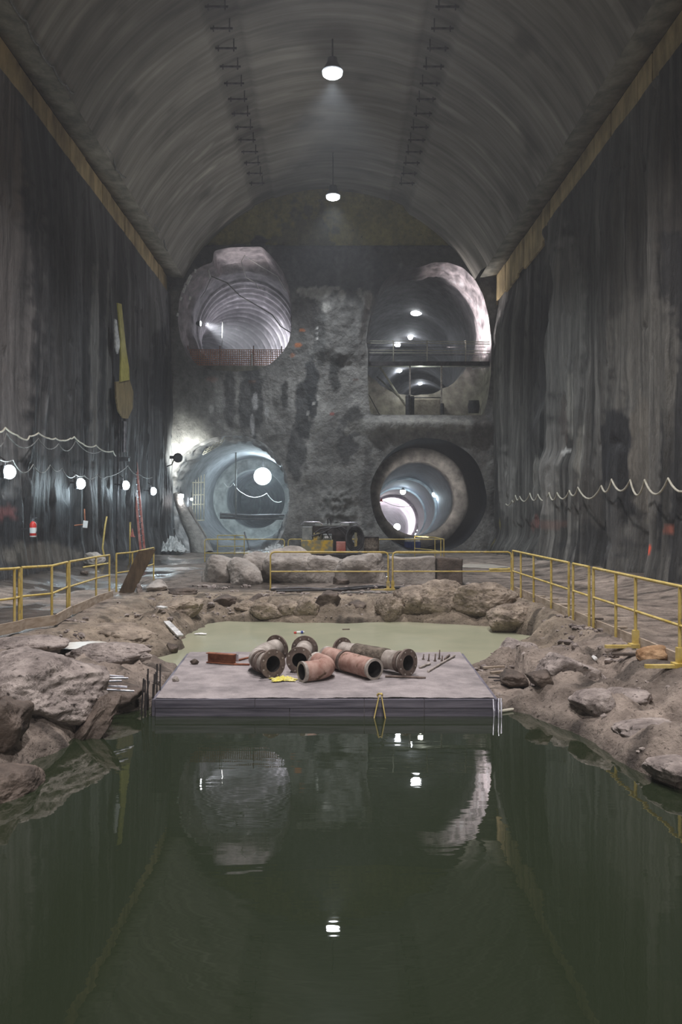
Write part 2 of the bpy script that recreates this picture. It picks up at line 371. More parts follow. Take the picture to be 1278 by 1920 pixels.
# ---- side walls of draped shotcrete
def side_wall(sx):
    nu, nv = 460, 130
    Ys = np.concatenate([np.linspace(-12, 18, 70), np.linspace(18.2, 47.4, nu-70)]); Zs = np.linspace(-0.6, 15.35, nv)
    Yg, Zg = np.meshgrid(Ys, Zs, indexing='ij')
    y, z = Yg.ravel(), Zg.ravel()
    W0 = 9.45
    fold = fbm(y*0.55+sx*9, z*0.045, sx*2.0, 4)+0.35*fbm(y*1.7, z*0.10, 7.0+sx, 3)+0.12*fbm(y*3, z*0.9, 3.0, 3)
    amp = 0.30*sstep(15.4, 12.5, z)+0.04
    x = W0-amp*(fold+0.25)
    px = CX+sx*F*W0/np.maximum(y, 6.0); py = CY-(z-CH)*F/np.maximum(y, 6.0)
    if sx > 0:   # the thick buttress of shotcrete near the end, with its ragged front edge
        edge = 1022+14*np.sin(py/70.0)-10*np.sin(py/31.0)+60*sstep(840, 860, py)*0
        b = sstep(edge+8, edge-8, px)
        x = x+0.35*b*sstep(380, 470, py)*(1-sstep(1000, 1040, py))
        x = x-0.45*np.exp(-((px-948)/26)**2)*sstep(520, 640, py)
        x = x-0.30*sstep(990, 1005, px)*(1-sstep(1050, 1120, px))*sstep(835, 880, py)
    base_out = 0.26*sstep(1.9, 0.5, z)*(0.6+0.4*fbm(y*0.8, 0, 3.0, 2))
    x = x-base_out
    # spalled pits and bolt heads
    x = x+0.10*sstep(0.45, 0.8, fbm(y*1.1, z*0.9, 31.0+sx, 4))
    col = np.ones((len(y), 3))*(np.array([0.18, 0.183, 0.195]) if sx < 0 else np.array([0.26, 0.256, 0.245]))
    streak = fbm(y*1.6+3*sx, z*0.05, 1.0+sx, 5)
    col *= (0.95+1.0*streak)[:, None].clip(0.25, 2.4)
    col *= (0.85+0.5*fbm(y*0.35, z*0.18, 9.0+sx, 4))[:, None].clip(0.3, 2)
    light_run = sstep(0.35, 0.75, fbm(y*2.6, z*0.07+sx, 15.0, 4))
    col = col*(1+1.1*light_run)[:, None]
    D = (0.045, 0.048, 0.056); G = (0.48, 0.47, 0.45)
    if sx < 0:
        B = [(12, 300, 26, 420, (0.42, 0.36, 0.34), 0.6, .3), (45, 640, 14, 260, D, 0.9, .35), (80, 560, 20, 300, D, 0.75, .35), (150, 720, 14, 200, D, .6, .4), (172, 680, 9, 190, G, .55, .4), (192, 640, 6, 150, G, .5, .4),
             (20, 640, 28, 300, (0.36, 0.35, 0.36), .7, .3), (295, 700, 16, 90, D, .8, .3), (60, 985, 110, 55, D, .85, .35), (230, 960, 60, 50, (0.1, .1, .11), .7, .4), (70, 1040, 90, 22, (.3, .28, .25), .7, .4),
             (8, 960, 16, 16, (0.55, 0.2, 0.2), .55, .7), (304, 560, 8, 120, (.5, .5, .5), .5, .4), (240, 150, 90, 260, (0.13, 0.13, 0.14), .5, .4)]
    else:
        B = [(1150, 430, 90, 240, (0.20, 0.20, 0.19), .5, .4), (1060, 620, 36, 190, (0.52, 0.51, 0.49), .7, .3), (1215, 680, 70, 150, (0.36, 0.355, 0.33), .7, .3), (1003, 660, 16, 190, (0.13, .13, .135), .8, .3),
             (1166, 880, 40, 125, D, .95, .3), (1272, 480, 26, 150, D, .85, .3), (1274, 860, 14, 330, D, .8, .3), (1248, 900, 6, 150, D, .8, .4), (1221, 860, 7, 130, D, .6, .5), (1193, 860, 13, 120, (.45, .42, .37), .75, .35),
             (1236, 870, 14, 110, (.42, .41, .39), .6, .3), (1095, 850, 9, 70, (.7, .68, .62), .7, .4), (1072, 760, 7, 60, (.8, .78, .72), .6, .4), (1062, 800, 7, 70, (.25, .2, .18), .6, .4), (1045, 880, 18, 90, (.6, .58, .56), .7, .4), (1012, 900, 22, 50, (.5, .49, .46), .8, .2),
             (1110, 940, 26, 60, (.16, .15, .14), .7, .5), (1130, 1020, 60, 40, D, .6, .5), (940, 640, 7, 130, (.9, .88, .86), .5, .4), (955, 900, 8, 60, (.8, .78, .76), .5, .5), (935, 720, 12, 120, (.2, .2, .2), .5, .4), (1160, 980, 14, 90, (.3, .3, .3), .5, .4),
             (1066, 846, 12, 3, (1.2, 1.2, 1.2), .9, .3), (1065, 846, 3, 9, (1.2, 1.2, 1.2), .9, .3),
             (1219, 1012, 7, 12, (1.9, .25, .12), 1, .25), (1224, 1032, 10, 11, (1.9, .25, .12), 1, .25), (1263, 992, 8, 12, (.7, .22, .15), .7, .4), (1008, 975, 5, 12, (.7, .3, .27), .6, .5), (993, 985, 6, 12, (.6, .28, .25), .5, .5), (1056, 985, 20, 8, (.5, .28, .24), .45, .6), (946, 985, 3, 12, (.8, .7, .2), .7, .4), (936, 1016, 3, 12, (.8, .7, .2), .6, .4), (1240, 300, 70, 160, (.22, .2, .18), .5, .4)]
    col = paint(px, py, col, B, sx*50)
    grid_obj('wall_left' if sx < 0 else 'wall_right', np.stack([sx*x, y, z], -1), nu, nv, 'drape', {'stain_and_light': ('COLOR', np.clip(col, .02, 2))}, flip=(sx < 0))
side_wall(-1); side_wall(1)
b = MB(); b.box((0, -12.2, 10), (24, .3, 26)); tag(b.build('wall_back', 'drape'), kind='structure')
for o in (bpy.data.objects['wall_back'],):
    a = o.data.attributes.new('stain_and_light', 'FLOAT_COLOR', 'POINT'); a.data.foreach_set('color', np.tile([.4, .4, .4, 1], len(o.data.vertices)).astype(np.float32))

# ---- end wall with four tunnel mouths
def px_outline(pts, n=180, smooth=2):
    P = np.array(pts, float); c = P.mean(0); P = np.concatenate([P, P[:1]])
    seg = np.hypot(*np.diff(P, axis=0).T); t = np.concatenate([[0], np.cumsum(seg)]); u = np.linspace(0, t[-1], n, endpoint=False)
    Q = np.stack([np.interp(u, t, P[:, 0]), np.interp(u, t, P[:, 1])], -1)
    for _ in range(smooth): Q = (np.roll(Q, 1, 0)+2*Q+np.roll(Q, -1, 0))/4
    return np.stack([(Q[:, 0]-CX)*EW/F, CH-(Q[:, 1]-CY)*EW/F], -1)
def circ(cx, cy, r, jag=0.0, n=40, sd=0):
    return [(cx+(r+jag*float(noise3(math.cos(t)*2.2+sd, math.sin(t)*2.2, sd)))*math.sin(t), cy-(r+jag*float(noise3(math.cos(t)*2.2+sd, math.sin(t)*2.2, sd)))*math.cos(t)) for t in np.linspace(0, 2*math.pi, n, endpoint=False)]
MOUTH = {
 'upper_left': px_outline([(398, 492), (401, 470), (430, 464), (490, 462), (505, 476), (518, 492), (532, 512), (542, 540), (547, 575), (547, 610), (541, 642), (527, 664), (508, 682), (480, 694), (440, 697), (400, 694), (370, 686), (350, 665), (338, 635), (333, 600), (336, 560), (346, 530), (362, 509), (380, 498)], smooth=1),
 'upper_right': px_outline([(735, 514), (752, 506), (790, 500), (812, 492), (840, 492), (868, 502), (890, 524), (905, 552), (915, 590), (921, 640), (920, 700), (914, 745), (908, 778), (880, 779), (800, 778), (740, 778), (694, 777), (690, 740), (689, 700), (690, 660), (686, 640), (690, 610), (698, 575), (712, 540), (722, 524)], smooth=1),
 'lower_left': px_outline([(430, 816), (465, 818), (498, 833), (522, 858), (537, 890), (543, 925), (541, 965), (531, 1000), (515, 1030), (500, 1046), (350, 1046), (338, 1020), (322, 985), (315, 950), (316, 915), (325, 880), (342, 852), (370, 832), (400, 820)]),
 'lower_right': px_outline([p for p in circ(803, 930, 109, 3, 40, 3)]),
}
def end_wall():
    sx_, sz_ = 0.085, 0.085
    X = np.arange(-10.2, 10.21, sx_); Z = np.arange(-0.8, 22.6, sz_); nu, nv = len(X), len(Z)
    Xg, Zg = np.meshgrid(X, Z, indexing='ij'); x, z = Xg.ravel().copy(), Zg.ravel().copy()
    dmin = np.full(x.shape, 1e9); inside = np.zeros(x.shape, bool)
    for k, P in MOUTH.items():
        d = poly_dist(x, z, P); dmin = np.minimum(dmin, np.abs(d)); inside |= d < 0
    # cells whose centre lies inside a mouth are removed; the rim is snapped onto the outline
    ins = inside.reshape(nu, nv)
    cnt = ins[:-1, :-1].astype(int)+ins[1:, :-1]+ins[:-1, 1:]+ins[1:, 1:]
    keep = cnt <= 2
    used = np.zeros((nu, nv), int); unused = np.zeros((nu, nv), int)
    for di in (0, 1):
        for dj in (0, 1):
            used[di:nu-1+di, dj:nv-1+dj] += keep; unused[di:nu-1+di, dj:nv-1+dj] += ~keep
    rim = ((used > 0) & (unused > 0)).ravel()
    idx = np.where(rim)[0]
    for k, P in MOUTH.items():
        Q = np.concatenate([P, P[:1]])
        d = np.abs(poly_dist(x[idx], z[idx], P)); sel = idx[d < 0.25]
        for i in sel:
            best = None
            for a, bb in zip(Q[:-1], Q[1:]):
                e = bb-a; t = np.clip(((x[i]-a[0])*e[0]+(z[i]-a[1])*e[1])/(e@e+1e-12), 0, 1); q = a+t*e
                dd = (q[0]-x[i])**2+(q[1]-z[i])**2
                if best is None or dd < best[0]: best = (dd, q)
            x[i], z[i] = best[1]
    px = CX+x*F/EW; py = CY-(z-CH)*F/EW
    fade = sstep(0.0, 0.55, dmin)
    rough = sstep(535, 560, py+14*fbm(px/20, py/20, 1.0, 3))
    core = sstep(40, 10, np.abs(px-645)-25*rough)*rough*sstep(690, 660, py)
    y = EW-fade*(0.10*fbm(x*0.7, z*0.5, 2.0, 4)*(0.4+rough)+0.5*core*(0.8+0.25*fbm(x*1.2, z*1.2, 5.0, 5))+0.05*rough*ridge(x*1.1, z*0.8, 3.0, 4))
    y = y-0.5*fade*sstep(470, 450, py)*sstep(330, 345, py)*0
    y = y+0.35*sstep(462, 455, py)*fade       # lunette sits back behind the membrane edge
    y = y-0.35*np.exp(-(((px-634)/34)**4+((py-955)/34)**4))*(0.6+0.9*ridge(x*1.6, z*1.6, 8.0, 3))*fade
    # bulging shotcrete sill under the upper right mouth
    y = y-0.45*np.exp(-((py-795)/24)**2)*sstep(675, 705, px)*fade
    y = y-0.5*sstep(345, 325, px)*sstep(700, 830, py)*fade
    col = np.ones((len(x), 3))*np.array([0.30, 0.296, 0.292])
    n1 = fbm(px/60, py/90, 3.0, 5)
    col *= (1+0.55*n1)[:, None].clip(.4, 1.8)
    lun = sstep(462, 456, py+5*fbm(px/25, py/40, 2.0, 3))
    lc = np.array([0.40, 0.36, 0.12])[None, :]*(1+0.35*fbm(px/30, py/60, 7.0, 4))[:, None]
    col = col*(1-lun[:, None])+lc*lun[:, None]
    memb = sstep(455, 463, py)*sstep(560, 535, py+18*fbm(px/26, py/30, 5.0, 3))
    mc = np.array([0.17, 0.17, 0.185])[None, :]*(1+0.4*fbm(px/20, py/70, 11.0, 4))[:, None]
    col = col*(1-memb[:, None])+mc*memb[:, None]
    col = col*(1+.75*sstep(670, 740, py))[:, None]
    Dk = (0.09, 0.095, 0.105); Lt = (0.75, 0.74, 0.72); Rd = (0.85, 0.30, 0.12)
    B = [(570, 470, 60, 90, (0.12, .12, .135), .6, .5), (485, 452, 16, 16, (0.1, .1, .115), .95, .25), (384, 480, 30, 28, (.07, .07, .075), .95, .3), (735, 470, 25, 10, (.14, .14, .15), .8, .3),
         (800, 480, 110, 22, (.13, .13, .125), .9, .3), (720, 520, 22, 60, (.10, .10, .105), .8, .4),
         (592, 550, 30, 14, Lt, .85, .6), (612, 580, 9, 12, Lt, .8, .4), (640, 556, 9, 13, Lt, .85, .3), (688, 565, 9, 20, Lt, .7, .5), (625, 541, 16, 5, Lt, .7, .5), (672, 550, 6, 10, Lt, .7, .5),
         (656, 530, 16, 34, (.14, .14, .14), .9, .25), (575, 590, 26, 38, (.17, .16, .16), .85, .4), (640, 640, 40, 60, (.20, .195, .19), .7, .4), (600, 640, 12, 50, (.16, .16, .16), .8, .4),
         (585, 710, 14, 38, Dk, .9, .3), (568, 770, 16, 70, Dk, .85, .35), (556, 850, 18, 60, Dk, .7, .4), (628, 704, 12, 36, (.11, .11, .11), .9, .25), (665, 790, 20, 34, (.12, .12, .12), .85, .45), (650, 830, 20, 45, (.15, .15, .16), .7, .5),
         (662, 705, 26, 24, (.55, .54, .53), .7, .4), (700, 800, 60, 18, (.62, .61, .58), .65, .5), (800, 797, 75, 16, (.72, .70, .66), .7, .5), (860, 800, 30, 14, (.75, .73, .7), .7, .4), (900, 820, 18, 60, (.3, .27, .25), .6, .4),
         (470, 750, 26, 75, Dk, .75, .35), (430, 740, 12, 70, (.14, .14, .15), .7, .3), (533, 735, 9, 28, (.08, .08, .08), .9, .4), (478, 752, 6, 18, (1.2, 1.2, 1.25), .75, .4), (500, 775, 4, 16, (1.1, 1.1, 1.15), .7, .4), (473, 795, 4, 20, (1.1, 1.1, 1.15), .7, .4), (412, 750, 10, 26, (.8, .8, .8), .55, .5), (396, 768, 5, 7, (1.2, 1.2, 1.2), .7, .4),
         (586, 762, 9, 22, Dk, .9, .4), (588, 757, 4, 4, (1.3, 1.3, 1.3), .8, .3), (577, 775, 3, 4, (1.3, 1.3, 1.3), .8, .3),
         (360, 760, 30, 60, (.30, .30, .29), .5, .4), (635, 955, 36, 36, (.42, .42, .41), .7, .35), (690, 930, 14, 90, (.14, .14, .15), .5, .4), (700, 760, 10, 40, (.2, .2, .2), .4, .4),
         (565, 619, 6, 4, Rd, .85, .5), (559, 647, 6, 4, Rd, .85, .5), (548, 666, 5, 4, Rd, .5, .5), (622, 776, 5, 4, (.75, .16, .12), .7, .5), (400, 712, 14, 6, (.55, .3, .25), .4, .6), (666, 712, 7, 3, (.55, .25, .2), .4, .5), (470, 716, 10, 3, (.6, .3, .2), .35, .6),
         (594, 617, 2.2, 3, (1.3, 1.3, 1.3), .9, .1), (594, 626, 2.2, 3, (1.3, 1.3, 1.3), .9, .1), (594, 635, 2.2, 3, (1.3, 1.3, 1.3), .9, .1)]
    col = paint(px, py, col, B, 200)
    grid_obj('wall_end', np.stack([x, y, z], -1), nu, nv, 'endwall', {'stain_and_light': ('COLOR', np.clip(col, .03, 1.5))}, keep=keep, flip=False)
end_wall()

def tunnel(name, mouth, sections, nsub=3, mat='liner', colfn=None, jag=0.0, cap=True):
    """sections: (Y, ring) where ring is (cx, cz, r) or an outline scale; the first ring is the mouth outline itself"""
    P = MOUTH[mouth]; n = len(P); c0 = P.mean(0)
    th = np.arctan2(P[:, 0]-c0[0], P[:, 1]-c0[1])
    rings = [(EW, P.copy())]
    for (Y, q) in sections:
        if len(q) == 1: rings.append((Y, c0+(P-c0)*q[0]))
        else:
            cx, cz, r = q[:3]; R = np.stack([cx+r*np.sin(th), cz+r*np.cos(th)], -1)
            if len(q) > 3: R[:, 1] = np.maximum(R[:, 1], q[3])
            rings.append((Y, R))
    V = []; Ys = []
    for (Y0, R0), (Y1, R1) in zip(rings[:-1], rings[1:]):
        m = max(1, int(round((Y1-Y0)/0.45)))
        for k in range(m):
            t = k/m; V.append((Y0+(Y1-Y0)*t, R0*(1-t)+R1*t))
    V.append(rings[-1])
    nr = len(V); xyz = np.zeros((n*nr, 3))
    for i in range(nr):
        Y, R = V[i]; xyz[np.arange(n)*nr+i] = np.stack([R[:, 0], np.full(n, Y), R[:, 1]], -1)
    if jag:
        k = np.tile(np.arange(nr) > 0, n)
        amt = jag*fbm(xyz[:, 0]*1.3, xyz[:, 1]*1.3, xyz[:, 2]*1.3, 4)*k*sstep(52, 49.5, xyz[:, 1])
        cx = c0[0]; d = xyz[:, [0, 2]]-c0; d /= np.linalg.norm(d, axis=1)[:, None]+1e-9
        xyz[:, 0] += d[:, 0]*amt; xyz[:, 2] += d[:, 1]*amt
    col = colfn(xyz) if colfn else np.ones((len(xyz), 3))*0.6
    o = grid_obj(name, xyz, n, nr, mat, {'stain_and_light': ('COLOR', np.clip(col, .01, 1.5))}, wrap=True, flip=False)
    if cap:
        b = MB(); R = rings[-1][1]; b.add([(p[0], rings[-1][0], p[1]) for p in R], [tuple(range(n))]); e = b.build(name.replace('tunnel', 'tunnel_end'), 'liner'); e['kind'] = 'structure'
        a = e.data.attributes.new('stain_and_light', 'FLOAT_COLOR', 'POINT'); a.data.foreach_set('color', np.tile([.3, .3, .33, 1], len(e.data.vertices)).astype(np.float32))
    return o
def pxc(px, py, Y=EW): return ((px-CX)*Y/F, CH-(py-CY)*Y/F)
# upper left: bends to the left behind its mouth
ulx, ulz = pxc(447, 582)
def ul_col(v):
    c = np.ones((len(v), 3))*np.array([.50, .49, .51]); y = v[:, 1]
    c *= (1+0.4*fbm(v[:, 0]*.6, y*.6, v[:, 2]*.6, 4))[:, None]
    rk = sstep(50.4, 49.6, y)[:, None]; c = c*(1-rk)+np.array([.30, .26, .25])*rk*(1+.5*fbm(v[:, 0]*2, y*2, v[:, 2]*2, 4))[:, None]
    up = (rk[:, 0]*sstep(ulz+2.6, ulz+3.4, v[:, 2]))[:, None]; c = c*(1-up)+np.array([.85, .78, .78])*up  # notch rock painted brighter, light from inside the tunnel put into its colour
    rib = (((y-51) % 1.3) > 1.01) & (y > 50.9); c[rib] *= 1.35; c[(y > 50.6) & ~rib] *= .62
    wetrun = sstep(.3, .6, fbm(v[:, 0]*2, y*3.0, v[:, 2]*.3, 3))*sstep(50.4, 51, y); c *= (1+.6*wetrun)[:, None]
    return c
tunnel('tunnel_1', 'upper_left', [(49.8, (0.985,)), (50.1, (ulx, ulz, 3.28))]+[(Y+e, (ulx-0.014*(Y+e-50)**2, ulz, r)) for Y in np.arange(51, 78, 1.3) for e, r in ((0, 3.24), (1.0, 3.24), (1.03, 3.12), (1.27, 3.12))], colfn=ul_col, jag=0.16)
# upper right
urx, urz = 5.19, 13.87
def ur_c(Y): return (urx+0.003*(Y-50)**2, urz)
def ur_col(v):
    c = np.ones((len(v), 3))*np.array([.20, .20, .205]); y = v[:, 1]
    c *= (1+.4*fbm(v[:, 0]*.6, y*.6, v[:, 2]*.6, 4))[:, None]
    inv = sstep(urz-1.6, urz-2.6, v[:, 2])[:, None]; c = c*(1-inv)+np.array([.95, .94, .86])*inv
    rk = sstep(50.3, 50.15, y)[:, None]; c = c*(1-rk)+np.array([1.1, 1.0, 1.0])*rk*(1+.9*fbm(v[:, 0]*2, y*3, v[:, 2]*1.4, 4))[:, None]  # light on the ring put into the colour: pale ring against dark liner
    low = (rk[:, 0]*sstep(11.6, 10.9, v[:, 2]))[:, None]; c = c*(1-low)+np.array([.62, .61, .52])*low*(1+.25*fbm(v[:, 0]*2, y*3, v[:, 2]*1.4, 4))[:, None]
    lf = (rk[:, 0]*sstep(urx+.9, urx-.2, v[:, 0])*sstep(10.5, 11.2, v[:, 2]))[:, None]; c = c*(1-lf)+np.array([.09, .09, .09])*lf  # unlit left part of the ring painted dark
    return c
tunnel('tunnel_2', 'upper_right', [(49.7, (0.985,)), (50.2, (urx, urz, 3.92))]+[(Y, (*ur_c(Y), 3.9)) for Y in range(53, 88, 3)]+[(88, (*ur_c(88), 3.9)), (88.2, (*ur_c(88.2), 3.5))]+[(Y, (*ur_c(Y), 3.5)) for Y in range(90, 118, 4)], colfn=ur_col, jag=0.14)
# lower left
llx, llz = pxc(430, 928)
def ll_col(v):
    c = np.ones((len(v), 3))*np.array([.26, .27, .275]); y = v[:, 1]
    c *= (1+.4*fbm(v[:, 0]*.6, y*.4, v[:, 2]*.6, 4))[:, None]
    lip = (sstep(61.6, 61.9, y)*sstep(63.5, 63.3, y))[:, None]; c = c*(1-lip)+np.array([.95, 1.0, .93])*lip
    rk = sstep(49.6, 48.6, y)[:, None]; c = c*(1-rk)+np.array([1.0, .99, .94])*rk*(1+.5*fbm(v[:, 0]*1.5, y*2, v[:, 2]*1.5, 4))[:, None]  # mouth rim painted near white, lamp light on it put into the colour
    rib = (np.abs(((y-64) % 3.0)-1.5) > 1.36) & (y > 64.5); c[rib] *= 1.6
    return c
tunnel('tunnel_3', 'lower_left', [(48.6, (0.97,)), (50.0, (llx+.1, llz, 3.35, .1)), (62.0, (llx, llz, 3.15, .1)), (62.3, (llx, llz, 3.0, .1)), (62.4, (llx, llz, 2.35)), (63.4, (llx, llz, 2.3)), (70, (llx, llz, 2.3)), (80, (llx-.8, llz, 2.3)), (92, (llx-3.2, llz, 2.3)), (100, (llx-6, llz, 2.3))], colfn=ll_col, jag=.30)
# lower right, dropping gently away
lrx, lrz = pxc(803, 930)
lz = lambda Y: lrz-(0.08*max(0, Y-53))
lx = lambda Y: lrx+0.00085*max(0, Y-75)**2
def lr_col(v):
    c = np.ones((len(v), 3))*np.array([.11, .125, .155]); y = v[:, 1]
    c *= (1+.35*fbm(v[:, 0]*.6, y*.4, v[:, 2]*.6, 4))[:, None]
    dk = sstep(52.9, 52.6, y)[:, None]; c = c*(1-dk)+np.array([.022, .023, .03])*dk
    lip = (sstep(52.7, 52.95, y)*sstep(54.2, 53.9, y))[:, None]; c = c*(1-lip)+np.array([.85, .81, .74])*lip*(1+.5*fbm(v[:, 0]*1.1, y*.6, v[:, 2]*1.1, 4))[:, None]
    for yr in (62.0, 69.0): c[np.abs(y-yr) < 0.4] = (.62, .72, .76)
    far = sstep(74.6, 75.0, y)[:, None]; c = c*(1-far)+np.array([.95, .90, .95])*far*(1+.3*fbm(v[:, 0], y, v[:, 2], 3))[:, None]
    return c
tunnel('tunnel_4', 'lower_right', [(47.5, (0.99,)), (52.9, (0.965,)), (53.0, (lrx, lrz, 3.25)), (53.1, (lrx, lrz, 2.5)), (54.2, (lrx, lz(54.2), 2.42)), (61.9, (lx(61.9), lz(61.9), 2.42)), (62.0, (lx(62), lz(62), 2.32)), (62.4, (lx(62.4), lz(62.4), 2.32)), (62.5, (lx(62.5), lz(62.5), 2.42)), (68.9, (lx(69), lz(69), 2.42)), (69., (lx(69), lz(69), 2.32)), (69.4, (lx(69.4), lz(69.4), 2.32)), (69.5, (lx(69.5), lz(69.5), 2.42)), (74.8, (lx(75), lz(75), 2.4)), (75.0, (lx(75), lz(75), 2.2)), (75.6, (lx(75.6), lz(75.6), 2.2)), (75.8, (lx(76), lz(76), 2.5))]+[(Y, (lx(Y), lz(Y), 2.4)) for Y in range(80, 112, 4)], colfn=lr_col)

# ---- the ground, with the flooded trench dug into it
SHORE = [(3.7, -8), (3.6, 4), (3.42, 7.6), (3.1, 8.3), (2.95, 9.7), (2.6, 10.4), (2.27, 10.9), (2.27, 13.4), (2.95, 13.75), (3.3, 15), (4.05, 16.4), (4.2, 17.2), (3.85, 18.4), (3.1, 18.9), (1.5, 19.4), (0.3, 19.15),
         (-0.8, 19.2), (-2.5, 19.5), (-2.95, 19.1), (-3.05, 18), (-3.15, 16.6), (-2.95, 16), (-3.0, 15), (-3.35, 14.3), (-3.05, 13.7), (-2.52, 13.4), (-2.45, 11.0), (-3.0, 10.4), (-2.95, 9.4), (-3.2, 8.6), (-3.27, 8.06), (-3.05, 7.4), (-3.25, 6), (-3.4, 4), (-3.7, -8)]
def height(x, y):
    x, y = np.asarray(x, float), np.asarray(y, float)
    d = poly_dist(x, y, SHORE)
    d = d+0.16*fbm(x*1.3, y*1.3, 1.0, 3)*sstep(0.9, 0.1, np.abs(d))
    floor = 0.49+0.11*sstep(21.5, 17.5, y)*(x > 0)+0.03*fbm(x*.3, y*.3, 4.0, 3)+0.0025*(24-y)*(y < 24)*(x < 0)+0.28*sstep(7.2, 9.3, np.abs(x))*sstep(46, 28, y)
    floor = floor-0.10*sstep(24, 46, y)
    right = x > 0
    w = np.where(right, 1.9, 1.3)
    bank = np.where(d > 0, 0.10*sstep(0, .08, d)+0.20*sstep(0, .5, d), 0)
    lump = 0.15*fbm(x*0.9, y*0.9, 6.0, 5)+0.12*ridge(x*1.3, y*1.3, 2.0, 4)+0.05*ridge(x*4.1, y*4.1, 5.0, 3)
    rim_x = np.where(right, 4.38, 4.85)
    rim_x = rim_x-0.35*fbm(x*0, y*0.7, 9.0, 3)
    t = sstep(-0.45, 0.1, np.abs(x)-rim_x)
    t2 = sstep(19.9, 21.0, y+0.3*fbm(x*.8, 0, 3.0, 3)); t = np.maximum(t, t2)
    rough = np.exp(-((y-20.3)/1.0)**2)*0.5
    z_in = bank+lump*np.clip(d*2.2, 0, 1)*(0.9+rough)
    mound = 0.20*np.exp(-(((x+4.2)/1.0)**2+((y-10.0)/1.3)**2))+0.02*np.exp(-(((x-3.9)/.6)**2+((y-9.2)/1.2)**2))+.15*np.exp(-(((x-3.6)/.6)**2+((y-12.3)/.9)**2))+0.16*np.exp(-(((x+3.6)/.7)**2+((y-17.5)/1.5)**2))
    z_in = z_in+mound*np.clip(d*2, 0, 1)
    z = np.where(d > 0, np.maximum(z_in, 0.03*np.clip(d*4, 0, 1)), 0)
    z = np.maximum(z*(1-t), 0)+t*(floor+0.25*lump*np.exp(-((np.abs(x)-rim_x)/.8)**2)+0.02*fbm(x*2, y*2, 2.0, 3))
    z = np.where(d < 0, np.minimum(z, np.maximum(d*0.9, -0.9)), z)
    gap = ((np.abs(x) > 2.2) & (np.abs(x) < 3.0) & (y > 10.9) & (y < 13.3)); z = np.where(gap & (x > 0), np.minimum(z, 0.05+0.1*np.abs(fbm(x*2, y*2, 5.0, 3))), z)
    return z
def gz(x, y): return float(height(np.array([x]), np.array([y]))[0])
def ground_mesh():
    X = np.concatenate([np.linspace(-10.2, -5.8, 40), np.linspace(-5.72, 5.72, 240), np.linspace(5.8, 10.2, 40)])
    Y = np.concatenate([np.linspace(-12, 5.6, 40), np.linspace(5.7, 22.5, 330), np.linspace(22.6, 47.6, 170)])
    nu, nv = len(X), len(Y); Xg, Yg = np.meshgrid(X, Y, indexing='ij'); x, y = Xg.ravel(), Yg.ravel()
    z = height(x, y)
    far = sstep(21.5, 23, y)
    pud = fbm(x*0.28+3, y*0.16, 5.0, 4)
    wet = sstep(-0.10, 0.12, pud)*sstep(-5.0, -5.9, x)*sstep(12, 14, y)
    wet = np.maximum(wet, sstep(.22, .4, fbm(x*.25, y*.15, 12.0, 3))*sstep(5.9, 6.8, x)*.75)
    wet = np.maximum(wet, sstep(-.05, .2, fbm(x*.3, y*.2, 2.0, 3))*far*.8*sstep(5, 3, x))
    z = z-0.02*wet
    d = poly_dist(x, y, SHORE)
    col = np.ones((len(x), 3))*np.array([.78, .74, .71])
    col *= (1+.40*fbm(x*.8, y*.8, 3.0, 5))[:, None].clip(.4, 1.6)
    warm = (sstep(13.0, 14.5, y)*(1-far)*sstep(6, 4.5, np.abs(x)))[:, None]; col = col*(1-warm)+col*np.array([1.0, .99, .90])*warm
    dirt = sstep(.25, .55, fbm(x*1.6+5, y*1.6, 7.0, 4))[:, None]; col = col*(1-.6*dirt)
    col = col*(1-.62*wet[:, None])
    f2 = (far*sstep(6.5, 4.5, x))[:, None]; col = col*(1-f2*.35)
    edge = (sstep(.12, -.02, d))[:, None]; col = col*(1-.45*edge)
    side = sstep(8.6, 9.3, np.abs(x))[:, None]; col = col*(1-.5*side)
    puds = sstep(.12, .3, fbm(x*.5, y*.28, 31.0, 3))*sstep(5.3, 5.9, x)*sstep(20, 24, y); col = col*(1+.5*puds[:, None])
    grid_obj('floor', np.stack([x, y, z], -1), nu, nv, 'ground', {'stain_and_light': ('COLOR', np.clip(col, .05, 1.6)), 'wet': ('FLOAT', wet)}, flip=False)
ground_mesh()
# ---- water
def water(name, label, outline, mat):
    b = MB(); b.add([(x, y, 0.0) for x, y in outline], [tuple(range(len(outline)))]); o = b.build(name, mat); tag(o, label, 'water', kind='stuff'); return o
water('pool_water', 'still dark green water mirroring the tunnels in front of the platform', [(-4.6, -8), (4.6, -8), (4.6, 10.35), (3.4, 10.9), (3.4, 12.2), (2.2, 12.2), (2.2, 10.44), (-2.36, 10.44), (-2.36, 12), (-3.6, 12), (-4.2, 10.2)], 'water')
water('silty_pool_water', 'pale silty green water behind the pipe platform', [(-4.0, 13.0), (-2.6, 13.0), (-2.5, 13.9), (2.3, 13.9), (2.4, 13.0), (4.5, 13.2), (4.9, 16), (4.7, 19.8), (-4.0, 20.2)], 'silt')

